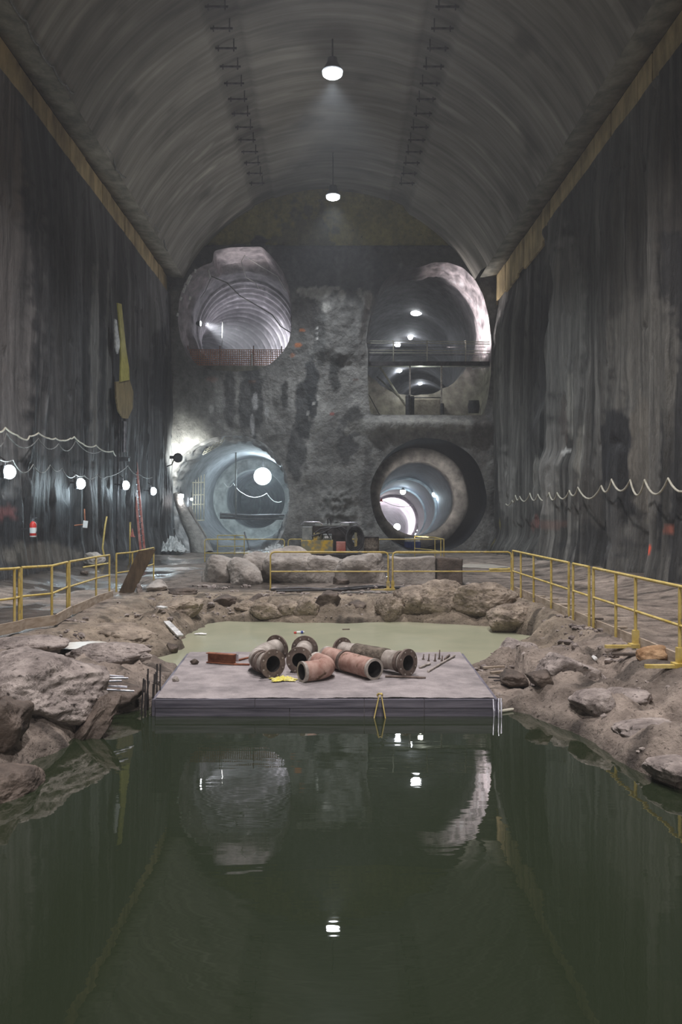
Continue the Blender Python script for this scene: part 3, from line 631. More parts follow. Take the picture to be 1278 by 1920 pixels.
# flared legs of pale shotcrete at the left foot of the lower left mouth
for nm, pp in (('trim_5', [(334, 925, .16), (340, 948, .26), (350, 975, .36), (364, 1005, .46), (380, 1042, .62)]), ('trim_6', [(352, 950, .10), (364, 975, .18), (380, 1003, .24), (394, 1042, .34)])):
    b = MB(); b.tube([at(x, y, 46.75+.012*(y-925)*(nm == 'trim_6')-.008*(y-925)) for x, y, r in pp], [r for x, y, r in pp], 14); o = b.build(nm, 'endwall'); o['kind'] = 'structure'
    for v in o.data.vertices: 
        k = .22*float(noise3(v.co.x*1.6, v.co.y*1.6, v.co.z*.8)); v.co.x += k; v.co.y += .5*k
    a = o.data.attributes.new('stain_and_light', 'FLOAT_COLOR', 'POINT'); a.data.foreach_set('color', np.tile([.75, .74, .72, 1], len(o.data.vertices)).astype(np.float32))
# ================================================================== THINGS
rnd = random.Random(11)
PLAT_Z = 0.233
# ---- the raised platform with its timber form boards
PF = [(-2.30, 10.45), (2.12, 10.45), (2.22, 13.85), (-2.46, 13.85)]
plat = thing('platform', 'low gritty concrete platform standing between the two pools and carrying the pipes', 'platform', (0, 12.1, -0.7))
nu_, nv_ = 150, 110
U, Vv = np.meshgrid(np.linspace(0, 1, nu_), np.linspace(0, 1, nv_), indexing='ij'); U, Vv = U.ravel(), Vv.ravel()
xa = PF[0][0]*(1-Vv)+PF[3][0]*Vv; xb = PF[1][0]*(1-Vv)+PF[2][0]*Vv
X_ = xa*(1-U)+xb*U; Y_ = 10.45+3.4*Vv
Z_ = PLAT_Z+0.012*fbm(X_*1.2, Y_*1.2, 3.0, 4)+0.006*fbm(X_*7, Y_*7, 1.0, 3)
Y_ = Y_+0.02*fbm(X_*2.5, Vv*0, 5.0, 3)*(Vv < .02)
top = grid_obj('top_slab', np.stack([X_, Y_-12.1, Z_+0.7], -1), nu_, nv_, 'slab', kind=None); top.parent = plat
b = MB()
b.add([(x, y, -0.7) for x, y in PF]+[(x, y, PLAT_Z-0.025) for x, y in PF], [(0, 1, 2, 3), (4, 5, 6, 7), (0, 1, 5, 4), (1, 2, 6, 5), (2, 3, 7, 6), (3, 0, 4, 7)])
b.build('core', 'slab', plat)
for k in range(2):                       # stacked form boards along the waterside face
    zt = PLAT_Z-0.01-0.115*k; xs = [-2.3, -1.0, 0.42, 1.2, 2.12] if k == 0 else [-2.3, -0.55, 0.42, 1.2, 2.12]
    for x0, x1 in zip(xs[:-1], xs[1:]):
        b = MB(); b.box(((x0+x1)/2, 10.425+0.01*k, zt-0.055), (x1-x0-.008, .05, .108)); b.build('form_board', 'form', plat)
for x0, x1 in zip([-2.3, -.2, 1.1], [-.2, 1.1, 2.12]):
    b = MB(); b.box(((x0+x1)/2, 10.44, -.12), (x1-x0-.01, .04, .22)); b.build('form_board', 'form', plat)
for sx, ya, yb, xa_, xb_ in ((-1, 10.45, 13.85, -2.33, -2.49), (1, 10.45, 13.85, 2.15, 2.25)):
    b = MB(); b.bar((xa_, ya, .1), (xb_, yb, .1), .22, .04, (1, 0, 0)); b.build('side_board', 'form', plat)

# ---- pipes lying on the platform
def pipe(name, label, path, r, mat, front=None, back=None, wall=0.03, wrap=None, n=28, collar=None):
    """path runs from the open mouth near the camera to the far end"""
    P = [Vector(p) for p in path]
    root = thing(name, label, 'pipe', (P[0].x, P[0].y, PLAT_Z), 'cut pipes lying on the platform')
    Q = []
    for i in range(len(P)-1):
        for k in range(8): 
            t = k/8; p0 = P[max(i-1, 0)]; p1 = P[i]; p2 = P[i+1]; p3 = P[min(i+2, len(P)-1)]
            Q.append(0.5*((2*p1)+(p2-p0)*t+(2*p0-5*p1+4*p2-p3)*t*t+(3*p1-p0-3*p2+p3)*t**3))
    Q.append(P[-1])
    b = MB(); b.tube(Q, r, n, cap=False); b.build('pipe_body', mat, root)
    b = MB(); b.tube(Q, r-wall, n, cap=False)
    d0 = (Q[1]-Q[0]).normalized(); d1 = (Q[-1]-Q[-2]).normalized()
    b.build('bore', 'hole', root)
    b = MB(); b.lathe(Q[len(Q)//2], (Q[len(Q)//2+1]-Q[len(Q)//2]), [(0, .001), (0, r-wall)], n); b.build('bore_shade_disc', 'hole', root)  # disc added halfway along the pipe to keep the bore dark
    for end, c, ax in ((front, Q[0], d0), (back, Q[-1], -d1)):
        b = MB()
        if end:
            R, th = end
            b.lathe(c, ax, [(0, r-wall), (0, R), (th, R), (th, r-.002)], 36)
            fl = b.build('flange', 'pipe_dark', root)
            for k in range(8):
                a = 2*math.pi*(k+.5)/8; z = ax; ref = Vector((0, 0, 1)) if abs(z.z) < .9 else Vector((1, 0, 0)); x = z.cross(ref).normalized(); y = z.cross(x)
                pc = c+(x*math.cos(a)+y*math.sin(a))*((R+r)/2)
                bb = MB(); bb.lathe(pc, ax, [(-.004, .001), (-.004, .013), (th+.004, .013), (th+.004, .001)], 10); bb.build('bolt_hole', 'pipe_grey', fl)
        else:
            b.lathe(c, ax, [(0, r-wall), (0, r+.006), (.03, r+.006), (.05, r)], 36); b.build('rim', 'pipe_grey', root)
    if wrap:
        i0, i1 = int(wrap[0]*len(Q)), int(wrap[1]*len(Q)); seg = Q[i0:i1]
        b = MB(); b.tube(seg, [r+.012+.012*abs(float(noise3(i*.7, 3, 2))) for i in range(len(seg))], n, cap=True); b.build('corroded_wrap', 'pipe_wrap', root)
    if collar:
        for t in collar:
            i = int(t*(len(Q)-1)); ax = (Q[min(i+1, len(Q)-1)]-Q[max(i-1, 0)]).normalized()
            b = MB(); b.lathe(Q[i], ax, [(-.03, r), (-.03, r+.018), (.03, r+.018), (.03, r)], n); b.build('collar', 'pipe_dark', root)
    return root
zc = PLAT_Z
def onp(px, py, r): # point whose sphere of radius r rests on the platform and shows at px,py
    return ground(px, py, zc+r)
rA = .15
pA = onp(512, 1245, .20)
pipe('flanged_pipe', 'dusty grey bent pipe with bolted flanges, the leftmost on the platform beside the rust beam', [pA, pA+Vector((-.16, .22, -.01)), pA+Vector((-.27, .55, -.02)), pA+Vector((-.20, .92, 0)), pA+Vector((-.02, 1.22, .03))], rA, 'pipe_grey', (.215, .035), (.215, .03), collar=(.22, .32))
pB = onp(561, 1238, .20)
pipe('flanged_pipe', 'short dark flanged pipe tucked behind the red elbow', [pB, pB+Vector((.02, .45, 0)), pB+Vector((.05, .9, .02))], .14, 'pipe_grey', (.20, .035), (.215, .03))
pC = onp(565, 1260, .15)
pipe('elbow_pipe', 'faded red elbow pipe with plain open mouth, frontmost of the pipes', [pC, pC+Vector((.17, .10, 0)), pC+Vector((.31, .28, 0)), pC+Vector((.32, .52, 0)), pC+Vector((.18, .72, .01))], .145, 'pipe_red')
pD = onp(702, 1255, .155)
pE1 = ground(612, 1230, zc+.155)
pipe('straight_pipe', 'long straight faded red pipe lying diagonally on the platform', [pD, pD*.66+pE1*.34, pD*.33+pE1*.67, pE1], .15, 'pipe_red', collar=(.62,))
pF_ = onp(765, 1243, .20)
pG = ground(640, 1220, zc+.2)
pipe('wrapped_pipe', 'corroded pipe with torn wrapping and bolted flange, the rightmost on the platform', [pF_, pF_*.66+pG*.34, pF_*.33+pG*.67, pG], .145, 'pipe_grey', (.205, .04), (.215, .03), wrap=(.3, .78), collar=(.08, .14))

# ---- rusty beam, rods, bolts, rag on the platform
o = thing('rusty_beam', 'rusty orange steel channel offcut lying left of the grey pipe', 'beam', ground(410, 1243, zc), None)
a0, a1 = ground(388, 1242, zc+.02), ground(440, 1246, zc+.02)
b = MB(); b.bar(a0+Vector((0, .10, .07)), a1+Vector((0, .10, .07)), .012, .15); b.build('web', 'rust', o)
b = MB(); b.bar(a0+Vector((0, .05, .0)), a1+Vector((0, .05, .0)), .10, .012); b.build('lower_flange', 'rust', o)
b = MB(); b.bar(a0+Vector((0, .05, .145)), a1+Vector((0, .05, .145)), .10, .012); b.build('upper_flange', 'rust', o)
b = MB(); b.bar((a0+a1)/2+Vector((.14, .09, .07)), (a0+a1)/2+Vector((.27, .092, .075)), .02, .10); b.build('patch_plate', 'steel', o)
for (p, q, lab, m) in (((441, 1239), (476, 1231), 'bent rusty rod running from the channel offcut back behind the grey pipe', 'rust'), ((438, 1246), (468, 1246), 'short rusty rod with orange tip lying against the grey pipe', 'rust'),
                       ((802, 1259), (852, 1229), 'long thin bar lying diagonally right of the wrapped pipe', 'pipe_grey'), ((722, 1268), (798, 1271), 'thin straight bar lying in front of the wrapped pipe', 'pipe_dark'), ((786, 1252), (806, 1244), 'short bar sticking out behind the wrapped pipe flange', 'pipe_grey'), ((833, 1236), (842, 1228), 'stubby bar behind the long diagonal bar', 'pipe_dark')):
    P0, P1 = ground(*p, zc+.018), ground(*q, zc+.018); mid = (P0+P1)/2+Vector((0, 0, .004))
    b = MB(); b.tube([P0, mid, P1], .016, 10); tag(b.build('steel_bar', m), lab, 'bar', 'loose bars on the platform')
for k, (px, py) in enumerate(((793, 1237), (803, 1240), (823, 1236), (828, 1240), (815, 1240))):
    P0 = ground(px, py, zc); o = thing('bolt', 'small rusty bolt standing on the far right of the platform', 'bolt', P0, 'bolts standing on the platform')
    b = MB(); b.tube([P0, P0+Vector((.012, .02, .09+.03*(k % 3)))], .011, 8); b.build('shank', 'pipe_dark', o)
    b = MB(); b.lathe(P0, (0, 0, 1), [(0, .001), (0, .024), (.02, .024), (.02, .001)], 6); b.build('head', 'pipe_dark', o)
def crumple(name, label, cat, c, r, mat, seed, h=.05, n=34, group=None):
    u, v = np.meshgrid(np.linspace(-1, 1, n), np.linspace(-1, 1, n), indexing='ij'); u, v = u.ravel(), v.ravel()
    k = 1+.45*fbm(u*1.3+seed, v*1.3, seed*1.1, 3)
    x = u*r[0]*k; y = v*r[1]*k
    z = h*(1-.7*np.clip(u*u+v*v, 0, 1))*(0.55+.9*np.abs(fbm(u*2.2+seed, v*2.2, 3.0, 4)))
    g = grid_obj(name, np.stack([x, y, z+.004], -1), n, n, mat, kind=None); g.location = c
    s = g.modifiers.new('thick', 'SOLIDIFY'); s.thickness = .006
    return tag(g, label, cat, group)
crumple('rag', 'crumpled yellow rag lying in front of the red elbow pipe', 'rag', ground(534, 1276, zc+.002), (.17, .10), 'yellow_cloth', 3, .06)
# yellow strap loop over the platform edge
P0 = ground(712, 1307, PLAT_Z)
b = MB()
for pa, pb in (((-.02, -.09, .03), (-.10, -.16, -.30)), ((.015, -.09, .03), (.07, -.17, -.30))):
    b.bar(P0+Vector(pa), P0+Vector(pb), .05, .014, (1, 0, 0))
b.tube([P0+Vector((-.03, .03, .02)), P0+Vector((-.015, -.01, .045)), P0+Vector((.02, -.01, .045)), P0+Vector((.03, .03, .02))], .016, 8)
tag(b.build('lifting_strap', 'yellow'), 'yellow strap looped over the platform edge down into the dark water', 'strap')
# floating litter
P0 = ground(561, 1187, .012); o = thing('bottle', 'small plastic bottle with pink cap floating on the silty pool behind the pipes', 'bottle', P0)
b = MB(); b.lathe(P0+Vector((-.06, 0, .01)), (1, .1, .05), [(0, .001), (0, .03), (.14, .032), (.17, .016)], 12, True, True); b.build('bottle_body', 'white', o)
b = MB(); b.lathe(P0+Vector((-.12, 0, .005)), (1, .1, .05), [(0, .001), (0, .022), (.055, .026)], 12); b.build('cap', 'red', o)
b = MB(); b.lathe(P0+Vector((.03, .003, .016)), (1, .1, .05), [(0, .033), (.05, .033)], 12); b.build('band', 'blue', o)
P0 = ground(376, 1189, .01); crumple('plastic_scrap', 'flat pale blue plastic scrap floating at the left rim of the silty pool', 'scrap', P0, (.12, .06), 'white', 9, .03)
P0 = ground(650, 1180, .01); b = MB(); b.bar(P0+Vector((-.1, 0, 0)), P0+Vector((.06, .03, 0)), .05, .02); tag(b.build('floating_stick', 'dark_rock'), 'dark twig floating in the middle of the silty pool', 'stick')

# ---- reinforcing bars at the platform corners
for k in range(11):
    x = -2.36-rnd.uniform(0, .24); y = 10.5+rnd.uniform(-.12, .5); h = rnd.uniform(.42, .62)
    b = MB(); b.tube([(x, y, -.5), (x+rnd.uniform(-.03, .03), y, .1), (x+rnd.uniform(-.05, .05), y+.02, h-.05)], .011, 7)
    tag(b.build('upright_rebar', 'dark_steel'), 'thin upright rebar in the cluster at the left corner of the platform', 'rebar', 'upright rebars at the left corner of the platform')
for k in range(7):
    x = 2.15+.018*k-.04; y = 10.36+rnd.uniform(-.02, .1)
    b = MB(); b.tube([(x, y, -.5), (x+rnd.uniform(-.02, .02), y, .23+rnd.uniform(-.04, .03))], .01, 7)
    tag(b.build('upright_rebar', 'steel'), 'thin upright rebar at the right front corner of the platform', 'rebar', 'upright rebars at the right corner of the platform')
RB = [((157, 1265), (232, 1269)), ((154, 1273), (240, 1272)), ((156, 1281), (228, 1277)), ((155, 1286), (238, 1288)), ((156, 1293), (251, 1296))]
for k, (p, q) in enumerate(RB):
    A0, B0 = at(p[0], p[1], 10.05), at(q[0], q[1], 10.3)
    b = MB(); b.tube([A0, (A0+B0)/2+Vector((0, 0, .006)), B0], .0125, 8)
    tag(b.build('steel_rod', 'steel'), ['uppermost', 'second', 'middle', 'fourth', 'lowest'][k]+' of the five shiny steel rods between the boulder and the upright rebars', 'rod', 'shiny rods left of the platform')
# bars and boards in the gap right of the platform
for k, (p, q, w, m, lab) in enumerate((((905, 1252), (945, 1250), .05, 'plank', 'pale board lying at the far right corner of the platform'), ((920, 1262), (960, 1258), .06, 'plank', 'second pale board in the gap right of the platform'), ((915, 1270), (965, 1272), .03, 'dark_steel', 'dark bar lying in the gap right of the platform'), ((925, 1276), (975, 1277), .03, 'dark_steel', 'lower dark bar lying in the gap right of the platform'))):
    A0, B0 = ground(*p, .13+.02*(3-k)), ground(*q, .13+.02*(3-k)); b = MB(); b.bar(A0, B0, w, w*.6); tag(b.build('board' if m == 'plank' else 'gap_bar', m), lab, 'board' if m == 'plank' else 'bar')
A0 = ground(935, 1334, .02); B0 = ground(985, 1330, .02)
b = MB(); b.tube([A0, (A0+B0)/2+Vector((0, .05, 0)), B0, B0+Vector((.25, -.25, -.012)), B0+Vector((.7, -.75, -.012))], .02, 8); tag(b.build('floating_rope', 'cable'), 'pale rope floating along the waterline right of the platform', 'rope')

# ---- rocks
ROCKS = []
def rock(name, label, px, py, Y, size, mat='rock', seed=1, sink=.35, boxy=0.0, rot=0.0, group=None, cat='rock', lean=None, jag=.22, zc=None, z=None):
    c = at(px, py, Y); ROCKS.append((c.x, c.y, 1.25*max(size[0], size[1])))
    bm = bmesh.new(); bmesh.ops.create_icosphere(bm, subdivisions=6 if max(size) > .4 else 5, radius=1)
    P = np.array([v.co[:] for v in bm.verts])
    if boxy:
        e = 1-boxy*.8; P = np.sign(P)*np.abs(P)**e
        P /= np.max(np.abs(P))
    R0 = np.random.RandomState(seed*13+5); nrm = R0.normal(size=(17, 3)); nrm /= np.linalg.norm(nrm, axis=1)[:, None]; dd = R0.uniform(.62, .98, 17)
    U = P/np.linalg.norm(P, axis=1)[:, None]; L0 = np.linalg.norm(P, axis=1)
    cosv = U@nrm.T; rad = np.where(cosv > .05, dd[None, :]/np.maximum(cosv, .05), 9); rad = -np.log(np.exp(-14*rad).sum(1)+math.exp(-14*1.12))/14
    P = U*(rad*L0)[:, None]
    n = fbm(P[:, 0]*1.1+seed*3.7, P[:, 1]*1.1, P[:, 2]*1.1+seed, 6, .58)
    rg = ridge(P[:, 0]*2.3+seed, P[:, 1]*2.3, P[:, 2]*2.3+seed*2, 4)
    P = P*(1+.6*jag*n+.16*jag*rg)[:, None]
    S = np.array(size); P = P*S
    R = Matrix.Rotation(rot, 3, 'Z')
    if lean: R = R@Matrix.Rotation(lean, 3, 'Y')
    P = P@np.array(R).T
    for v, p in zip(bm.verts, P): v.co = p
    for f in bm.faces: f.smooth = True
    me = bpy.data.meshes.new(name); bm.to_mesh(me); bm.free(); me.materials.append(M[mat])
    o = bpy.data.objects.new(name, me); C.objects.link(o)
    zmin = P[:, 2].min(); h = P[:, 2].max()-zmin
    g = gz(c.x, c.y) if z is None else z
    o.location = (c.x, c.y, g-zmin-sink*h)
    return tag(o, label, cat, group)
rock('boulder', 'big rounded boulder at the left bank beside the shiny rods', 58, 1325, 9.8, (1.0, 1.0, .46), 'rock', 2, .45)
rock('boulder', 'split boulder between the big left boulder and the shiny rods', 138, 1322, 10.4, (.36, .45, .30), 'rock', 8, .4)
rock('stone_slab', 'dark slab leaning out of the water below the shiny rods', 165, 1368, 9.75, (.13, .40, .42), 'dark_rock', 5, .25, .6, .5, lean=.65)
rock('stone_slab', 'dark slab cut by the left edge of the view above the water', 4, 1375, 8.4, (.22, .35, .34), 'dark_rock', 9, .3, .55, .3, lean=.5)
rock('stone', 'small pale cobble at the foot of the big left boulder', 104, 1358, 9.35, (.07, .07, .05), 'rock', 4, .25)
rock('boulder', 'dark brown boulder low at the left edge beside the water', 8, 1432, 7.6, (.35, .5, .25), 'dark_rock', 15, .45)
rock('boulder', 'knobbly rock under the shiny rods next to the upright rebars', 215, 1328, 10.75, (.34, .3, .20), 'dark_rock', 12, .35)
rock('boulder', 'long dark ledge rock behind the shiny rods', 190, 1264, 12.6, (.8, .5, .2), 'rock', 17, .5)
rock('boulder', 'flat topped rock ledge behind the big left boulder', 60, 1240, 12.8, (.75, .45, .17), 'rock', 19, .45)
rock('stone', 'small black rock standing in the left corner of the silty pool', 322, 1218, 15.1, (.12, .12, .14), 'dark_rock', 6, .25)
rock('boulder', 'low domed rock left of the silty pool with pale gravel on it', 235, 1215, 15.6, (.75, .7, .24), 'tan_rock', 21, .55)
rock('stone_slab', 'flat tilted slab on the left bank near the foot of the brown board', 345, 1113, 21.2, (.42, .3, .11), 'dark_rock', 23, .3, .5, .2)
rock('stone', 'pale upright stone just right of the leaning brown board', 260, 1105, 21.3, (.10, .10, .16), 'rock', 24, .3)
rock('boulder', 'heap stone behind the pale upright stone on the left bank', 295, 1103, 22.2, (.4, .4, .22), 'grey_rock', 25, .35)
rock('boulder', 'broad sloping rock at the left rear corner of the silty pool', 330, 1150, 18.6, (.75, .9, .30), 'tan_rock', 27, .5)
for k, (px, py, Y, s, lab, m) in enumerate(((420, 1140, 20.3, (.35, .3, .2), 'leftmost stone of the far pool bank', 'dark_rock'), (462, 1150, 19.9, (.30, .28, .2), 'pale wedge stone on the far pool bank near its left end', 'tan_rock'), (478, 1143, 20.2, (.22, .2, .22), 'dark stone behind the pale wedge stone on the far bank', 'dark_rock'),
        (500, 1155, 19.6, (.42, .3, .22), 'slanted stone at the far waterline below the fence post', 'tan_rock'), (543, 1152, 19.6, (.36, .3, .26), 'cracked stone at the far waterline beside the domed stone', 'tan_rock'), (578, 1156, 19.5, (.34, .3, .3), 'domed brown stone at the far waterline behind the middle flange', 'tan_rock'), (618, 1152, 19.8, (.33, .3, .27), 'rough dark stone right of the domed stone at the far waterline', 'dark_rock'),
        (735, 1155, 19.6, (.42, .4, .36), 'rounded tan boulder at the far waterline left of the dark cleft', 'tan_rock'), (775, 1148, 19.8, (.68, .55, .44), 'large smooth tan boulder at the far waterline right of the dark cleft', 'tan_rock'), (840, 1148, 19.8, (.85, .6, .48), 'largest tan boulder of the far bank under the concrete block end', 'tan_rock'), (905, 1158, 19.3, (.8, .6, .44), 'tan boulder of the far bank near the right railing corner', 'tan_rock'),
        (955, 1176, 18.0, (.7, .7, .42), 'tan boulder at the right rear corner of the silty pool', 'tan_rock'), (668, 1150, 20.0, (.3, .3, .2), 'dark low stone in the hollow of the far bank', 'dark_rock'))):
    rock('boulder', lab, px, py, Y, s, m, 31+k*3, .45)
rock('boulder', 'rounded mud rock jutting into the right corner of the silty pool', 968, 1236, 13.9, (.36, .5, .26), 'rock', 71, .42)
rock('boulder', 'large domed rock on the right bank opposite the platform corner', 1055, 1285, 11.6, (.52, .6, .42), 'rock', 73, .42)
rock('boulder', 'dark wet rock at the water right of the platform corner', 1012, 1325, 10.9, (.2, .25, .13), 'dark_rock', 75, .4, .2)
rock('boulder', 'brown rock in the gap between the platform and the right bank', 965, 1300, 11.9, (.26, .3, .15), 'dark_rock', 76, .3)
rock('boulder', 'rough rock on the right bank above the waterline', 1110, 1330, 9.9, (.26, .35, .22), 'rock', 78, .4)
rock('boulder', 'pale flat topped boulder near the right edge of the view', 1240, 1385, 8.85, (.42, .5, .2), 'rock', 79, .5)
rock('boulder', 'pale angular rock beside the flat topped boulder on the right bank', 1175, 1325, 10.2, (.24, .3, .14), 'rock', 80, .4)
rock('boulder', 'lowest rock on the right bank where the bank meets the edge of the view', 1266, 1440, 7.9, (.32, .35, .12), 'rock', 84, .5)
rock('stone', 'rusty brown stone at the foot of the right railing', 1220, 1228, 11.2, (.25, .16, .15), 'rust_rock', 81, .25)
rock('stone', 'small round white stone on the right bank', 1114, 1255, 11.9, (.045, .045, .04), 'white', 82, .2, jag=.08)
rock('stone', 'small pale pebble on the platform near its left corner', 328, 1283, 11.45, (.055, .04, .045), 'grey_rock', 83, .1, z=PLAT_Z)
rock('stone', 'dark stone on the platform left of the rust beam', 364, 1246, 12.75, (.075, .06, .05), 'dark_rock', 85, .1, z=PLAT_Z)
# spoil heap and concrete blocks behind the central fence
for k, (px, py, Y, s, bx, lab, m, rot) in enumerate(((415, 1068, 25.0, (.80, .6, .66), .2, 'large grey rubble boulder at the left end of the block row', 'grey_rock', .2), (462, 1076, 24.6, (.62, .5, .55), .15, 'grey rubble boulder second from the left end of the block row', 'grey_rock', .5), (496, 1066, 25.3, (.85, .6, .68), .1, 'grey rubble boulder behind the left post of the central fence', 'grey_rock', .1),
        (550, 1068, 25.0, (.85, .6, .66), .35, 'rounded grey block behind the left half of the central fence', 'grey_rock', 0), (607, 1073, 25.0, (.66, .5, .58), .4, 'grey block in front of the machine', 'grey_rock', .1), (675, 1070, 24.8, (.88, .55, .64), .35, 'wide worn concrete block left of the fence joint', 'grey_rock', 0), (640, 1088, 24.0, (.30, .25, .2), 0, 'small broken stone in the notch between two worn blocks', 'dark_rock', 0))):
    rock('boulder', lab, px, py, Y, s, m, 91+k*5, .16, bx, rot, jag=.14, z=.42)
def block(name, label, x0, x1, Y, d, z0, z1, mat, seed):
    n = 26; bm = bmesh.new(); bmesh.ops.create_cube(bm, size=1); bmesh.ops.subdivide_edges(bm, edges=bm.edges, cuts=12, use_grid_fill=True)
    for v in bm.verts:
        p = v.co.copy(); q = Vector((p.x*(x1-x0), p.y*d*(1-.25*(p.z+.5)), (p.z+.5)*(z1-z0)))
        k = .05*float(fbm(q.x*1.2+seed, q.y*1.2, q.z*1.2, 4)); q += Vector((k, k, k*(p.z > -.45)))
        v.co = q
    for f in bm.faces: f.smooth = True
    me = bpy.data.meshes.new(name); bm.to_mesh(me); bm.free(); me.materials.append(M[mat]); o = bpy.data.objects.new(name, me); C.objects.link(o)
    o.location = ((x0+x1)/2, Y, z0); b = o.modifiers.new('bevel', 'BEVEL'); b.width = .03; b.limit_method = 'ANGLE'
    return tag(o, label, 'block')
block('concrete_block', 'long worn concrete block behind the right half of the central fence', 1.75, 3.12, 24.6, .9, .38, 1.27, 'grey_rock', 3)
block('concrete_block', 'dark concrete block at the right end of the block row', 3.14, 3.95, 24.4, .9, .38, 1.26, 'dark_rock', 8)
# loose rubble along the banks: nobody could count it
def rubble():
    vs, fs = [], []; R = np.random.RandomState(5); n = 0
    bm = bmesh.new(); bmesh.ops.create_icosphere(bm, subdivisions=1, radius=1); base = np.array([v.co[:] for v in bm.verts]); faces = [[v.index for v in f.verts] for f in bm.faces]; bm.free()
    xs = R.uniform(-5.6, 5.4, 9000); ys = R.uniform(7, 23.5, 9000)
    d = poly_dist(xs, ys, SHORE); cl = fbm(xs*1.1, ys*1.1, 3.0, 3); ok = (d > .08) & (cl > .12) & (np.abs(xs) < np.where(xs > 0, 4.75, 5.2)); 
    for rx_, ry_, rr_ in ROCKS: ok &= np.hypot(xs-rx_, ys-ry_) > rr_
    xs, ys = xs[ok][:1500], ys[ok][:1500]; zs = height(xs, ys)
    for x, y, z in zip(xs, ys, zs):
        s = float(np.exp(R.normal(-3.35, .55))); s = min(s, .14)
        P = base*(1+.35*R.uniform(-1, 1, (len(base), 1)))*np.array([1, R.uniform(.6, 1), R.uniform(.35, .7)])*s
        a = R.uniform(0, 6.28); ca, sa = math.cos(a), math.sin(a)
        Q = np.stack([P[:, 0]*ca-P[:, 1]*sa+x, P[:, 0]*sa+P[:, 1]*ca+y, P[:, 2]+z+s*.15], -1)
        vs += [tuple(q) for q in Q]; fs += [tuple(i+n for i in f) for f in faces]; n += len(base)
    me = bpy.data.meshes.new('rubble'); me.from_pydata(vs, [], fs); me.materials.append(M['rock']); o = bpy.data.objects.new('rubble', me); C.objects.link(o)
    tag(o, 'loose stones and grit scattered over the banks of the pools', 'rubble', kind='stuff')
rubble()

# ---- yellow railings
def rail_panel(name, label, posts, top=1.07, mid=.55, r=.024, toe=None, ends=(True, True), feet=(), group='yellow guard railings', rounded=False, bottom=None, both=False, cat='railing', mat='yellow'):
    P = [Vector((p[0], p[1], p[2] if len(p) > 2 else gz(p[0], p[1]))) for p in posts]
    root = thing(name, label, cat, P[0], group); U = Vector((0, 0, 1))
    if rounded:
        a, z = P[0], P[-1]; d = (z-a); d.z = 0; d.normalize(); k = .10
        b = MB(); b.tube([a-U*.03, a+U*(top-k), a+U*(top-.03)+d*.03, a+U*top+d*k, z+U*top-d*k, z+U*(top-.03)-d*.03, z+U*(top-k), z-U*.03], r, 10); b.build('frame', mat, root); inner = P[1:-1]
    else:
        b = MB(); b.tube([p+U*top for p in P], r, 10); b.build('top_rail', mat, root); inner = P
    b = MB(); b.tube([p+U*mid for p in P], r*.85, 10); b.build('mid_rail', mat, root)
    if bottom: b = MB(); b.tube([p+U*bottom for p in P], r*.85, 10); b.build('bottom_rail', mat, root)
    for i, p in enumerate(inner):
        b = MB(); b.tube([p-U*.04, p+U*top], r, 10); b.build('post', mat, root)
    for i in feet:
        p = P[i]; f = MB(); f.box(p+Vector((-.02, -.02, .03)), (.16, .16, .06)).box(p+Vector((-.26, -.05, .02)), (.44, .07, .045)).box(p+U*.14, (.085, .085, .24)); f.build('foot_bracket', mat, root)
    if toe:
        for a, z in zip(P[:-1], P[1:]):
            dd = (z-a); off = Vector((-dd.y, dd.x, 0)).normalized()*toe
            b = MB(); b.bar(a+off+U*.06, z+off+U*.06, .035, .19, (0, 0, 1)); b.build('toe_board', 'toe', root)
    return root
XR = 4.62
def rp(px): Y = XR*F/(px-CX); return (XR, Y, .60)
def rpx(px, dz=0): x, y, z = rp(px); return (x, y, z+dz)
rail_panel('railing', 'yellow railing panel along the right bank from the fence corner to its first double post', [rp(961), rp(976), rp(1000), rp(1033), rp(1066)], toe=.05)
rail_panel('railing', 'short single bay of yellow railing in the middle of the right bank', [rp(1074), rp(1104)], toe=.05)
rail_panel('railing', 'yellow railing panel nearest on the right bank with footed posts', [rp(1112), rp(1154), rp(1191), rp(1274), rp(1420)], toe=.05, feet=(2, 3))
def lp(px, Y, z): return ((px-CX)*Y/F, Y, z)
rail_panel('railing', 'nearest yellow railing panel on the left bank, ending in twin posts', [lp(-60, 12.6, .66), lp(27, 14.0, .6), lp(36, 14.3, .59)], toe=-.08)
rail_panel('railing', 'yellow railing panel on the left bank with sloping midrail before the wet floor', [lp(40, 14.4, .59), lp(97, 15.0, .58), lp(126, 16.6, .55)], toe=-.08)
rail_panel('railing', 'yellow railing panel with two bays farther along the left bank', [lp(130, 16.7, .55), lp(180, 19.4, .5), lp(205, 20.6, .48)], toe=-.08)
rail_panel('railing', 'yellow railing panel crossing in front of the leaning brown board', [lp(218, 21.6, .46), lp(248, 22.6, .45), lp(288, 25.5, .45)])
rail_panel('railing', 'left half of the central yellow fence with rounded corners', [(ground(507, 1106, .5).x, 22.15, .48), (ground(727, 1106, .5).x, 22.15, .48)], rounded=True, feet=(1,), mid=.53)
rail_panel('railing', 'right half of the central yellow fence with rounded corners', [(ground(736, 1106, .5).x, 22.2, .48), (ground(957, 1106, .5).x+.02, 22.2, .48)], rounded=True, feet=(0,), mid=.53)
rail_panel('railing', 'far yellow railing panel in front of the lower left tunnel', [(-5.72, 36, .36), (-2.14, 36, .36)], rounded=True, mid=.45, feet=())
rail_panel('railing', 'yellow railing panel passing behind the machine', [(-1.97, 36.1, .36), (1.9, 36.1, .36)], rounded=True, mid=.45)
rail_panel('railing', 'far yellow railing panel in front of the lower right tunnel', [(2.1, 36, .36), (4.9, 36, .36)], mid=.45)
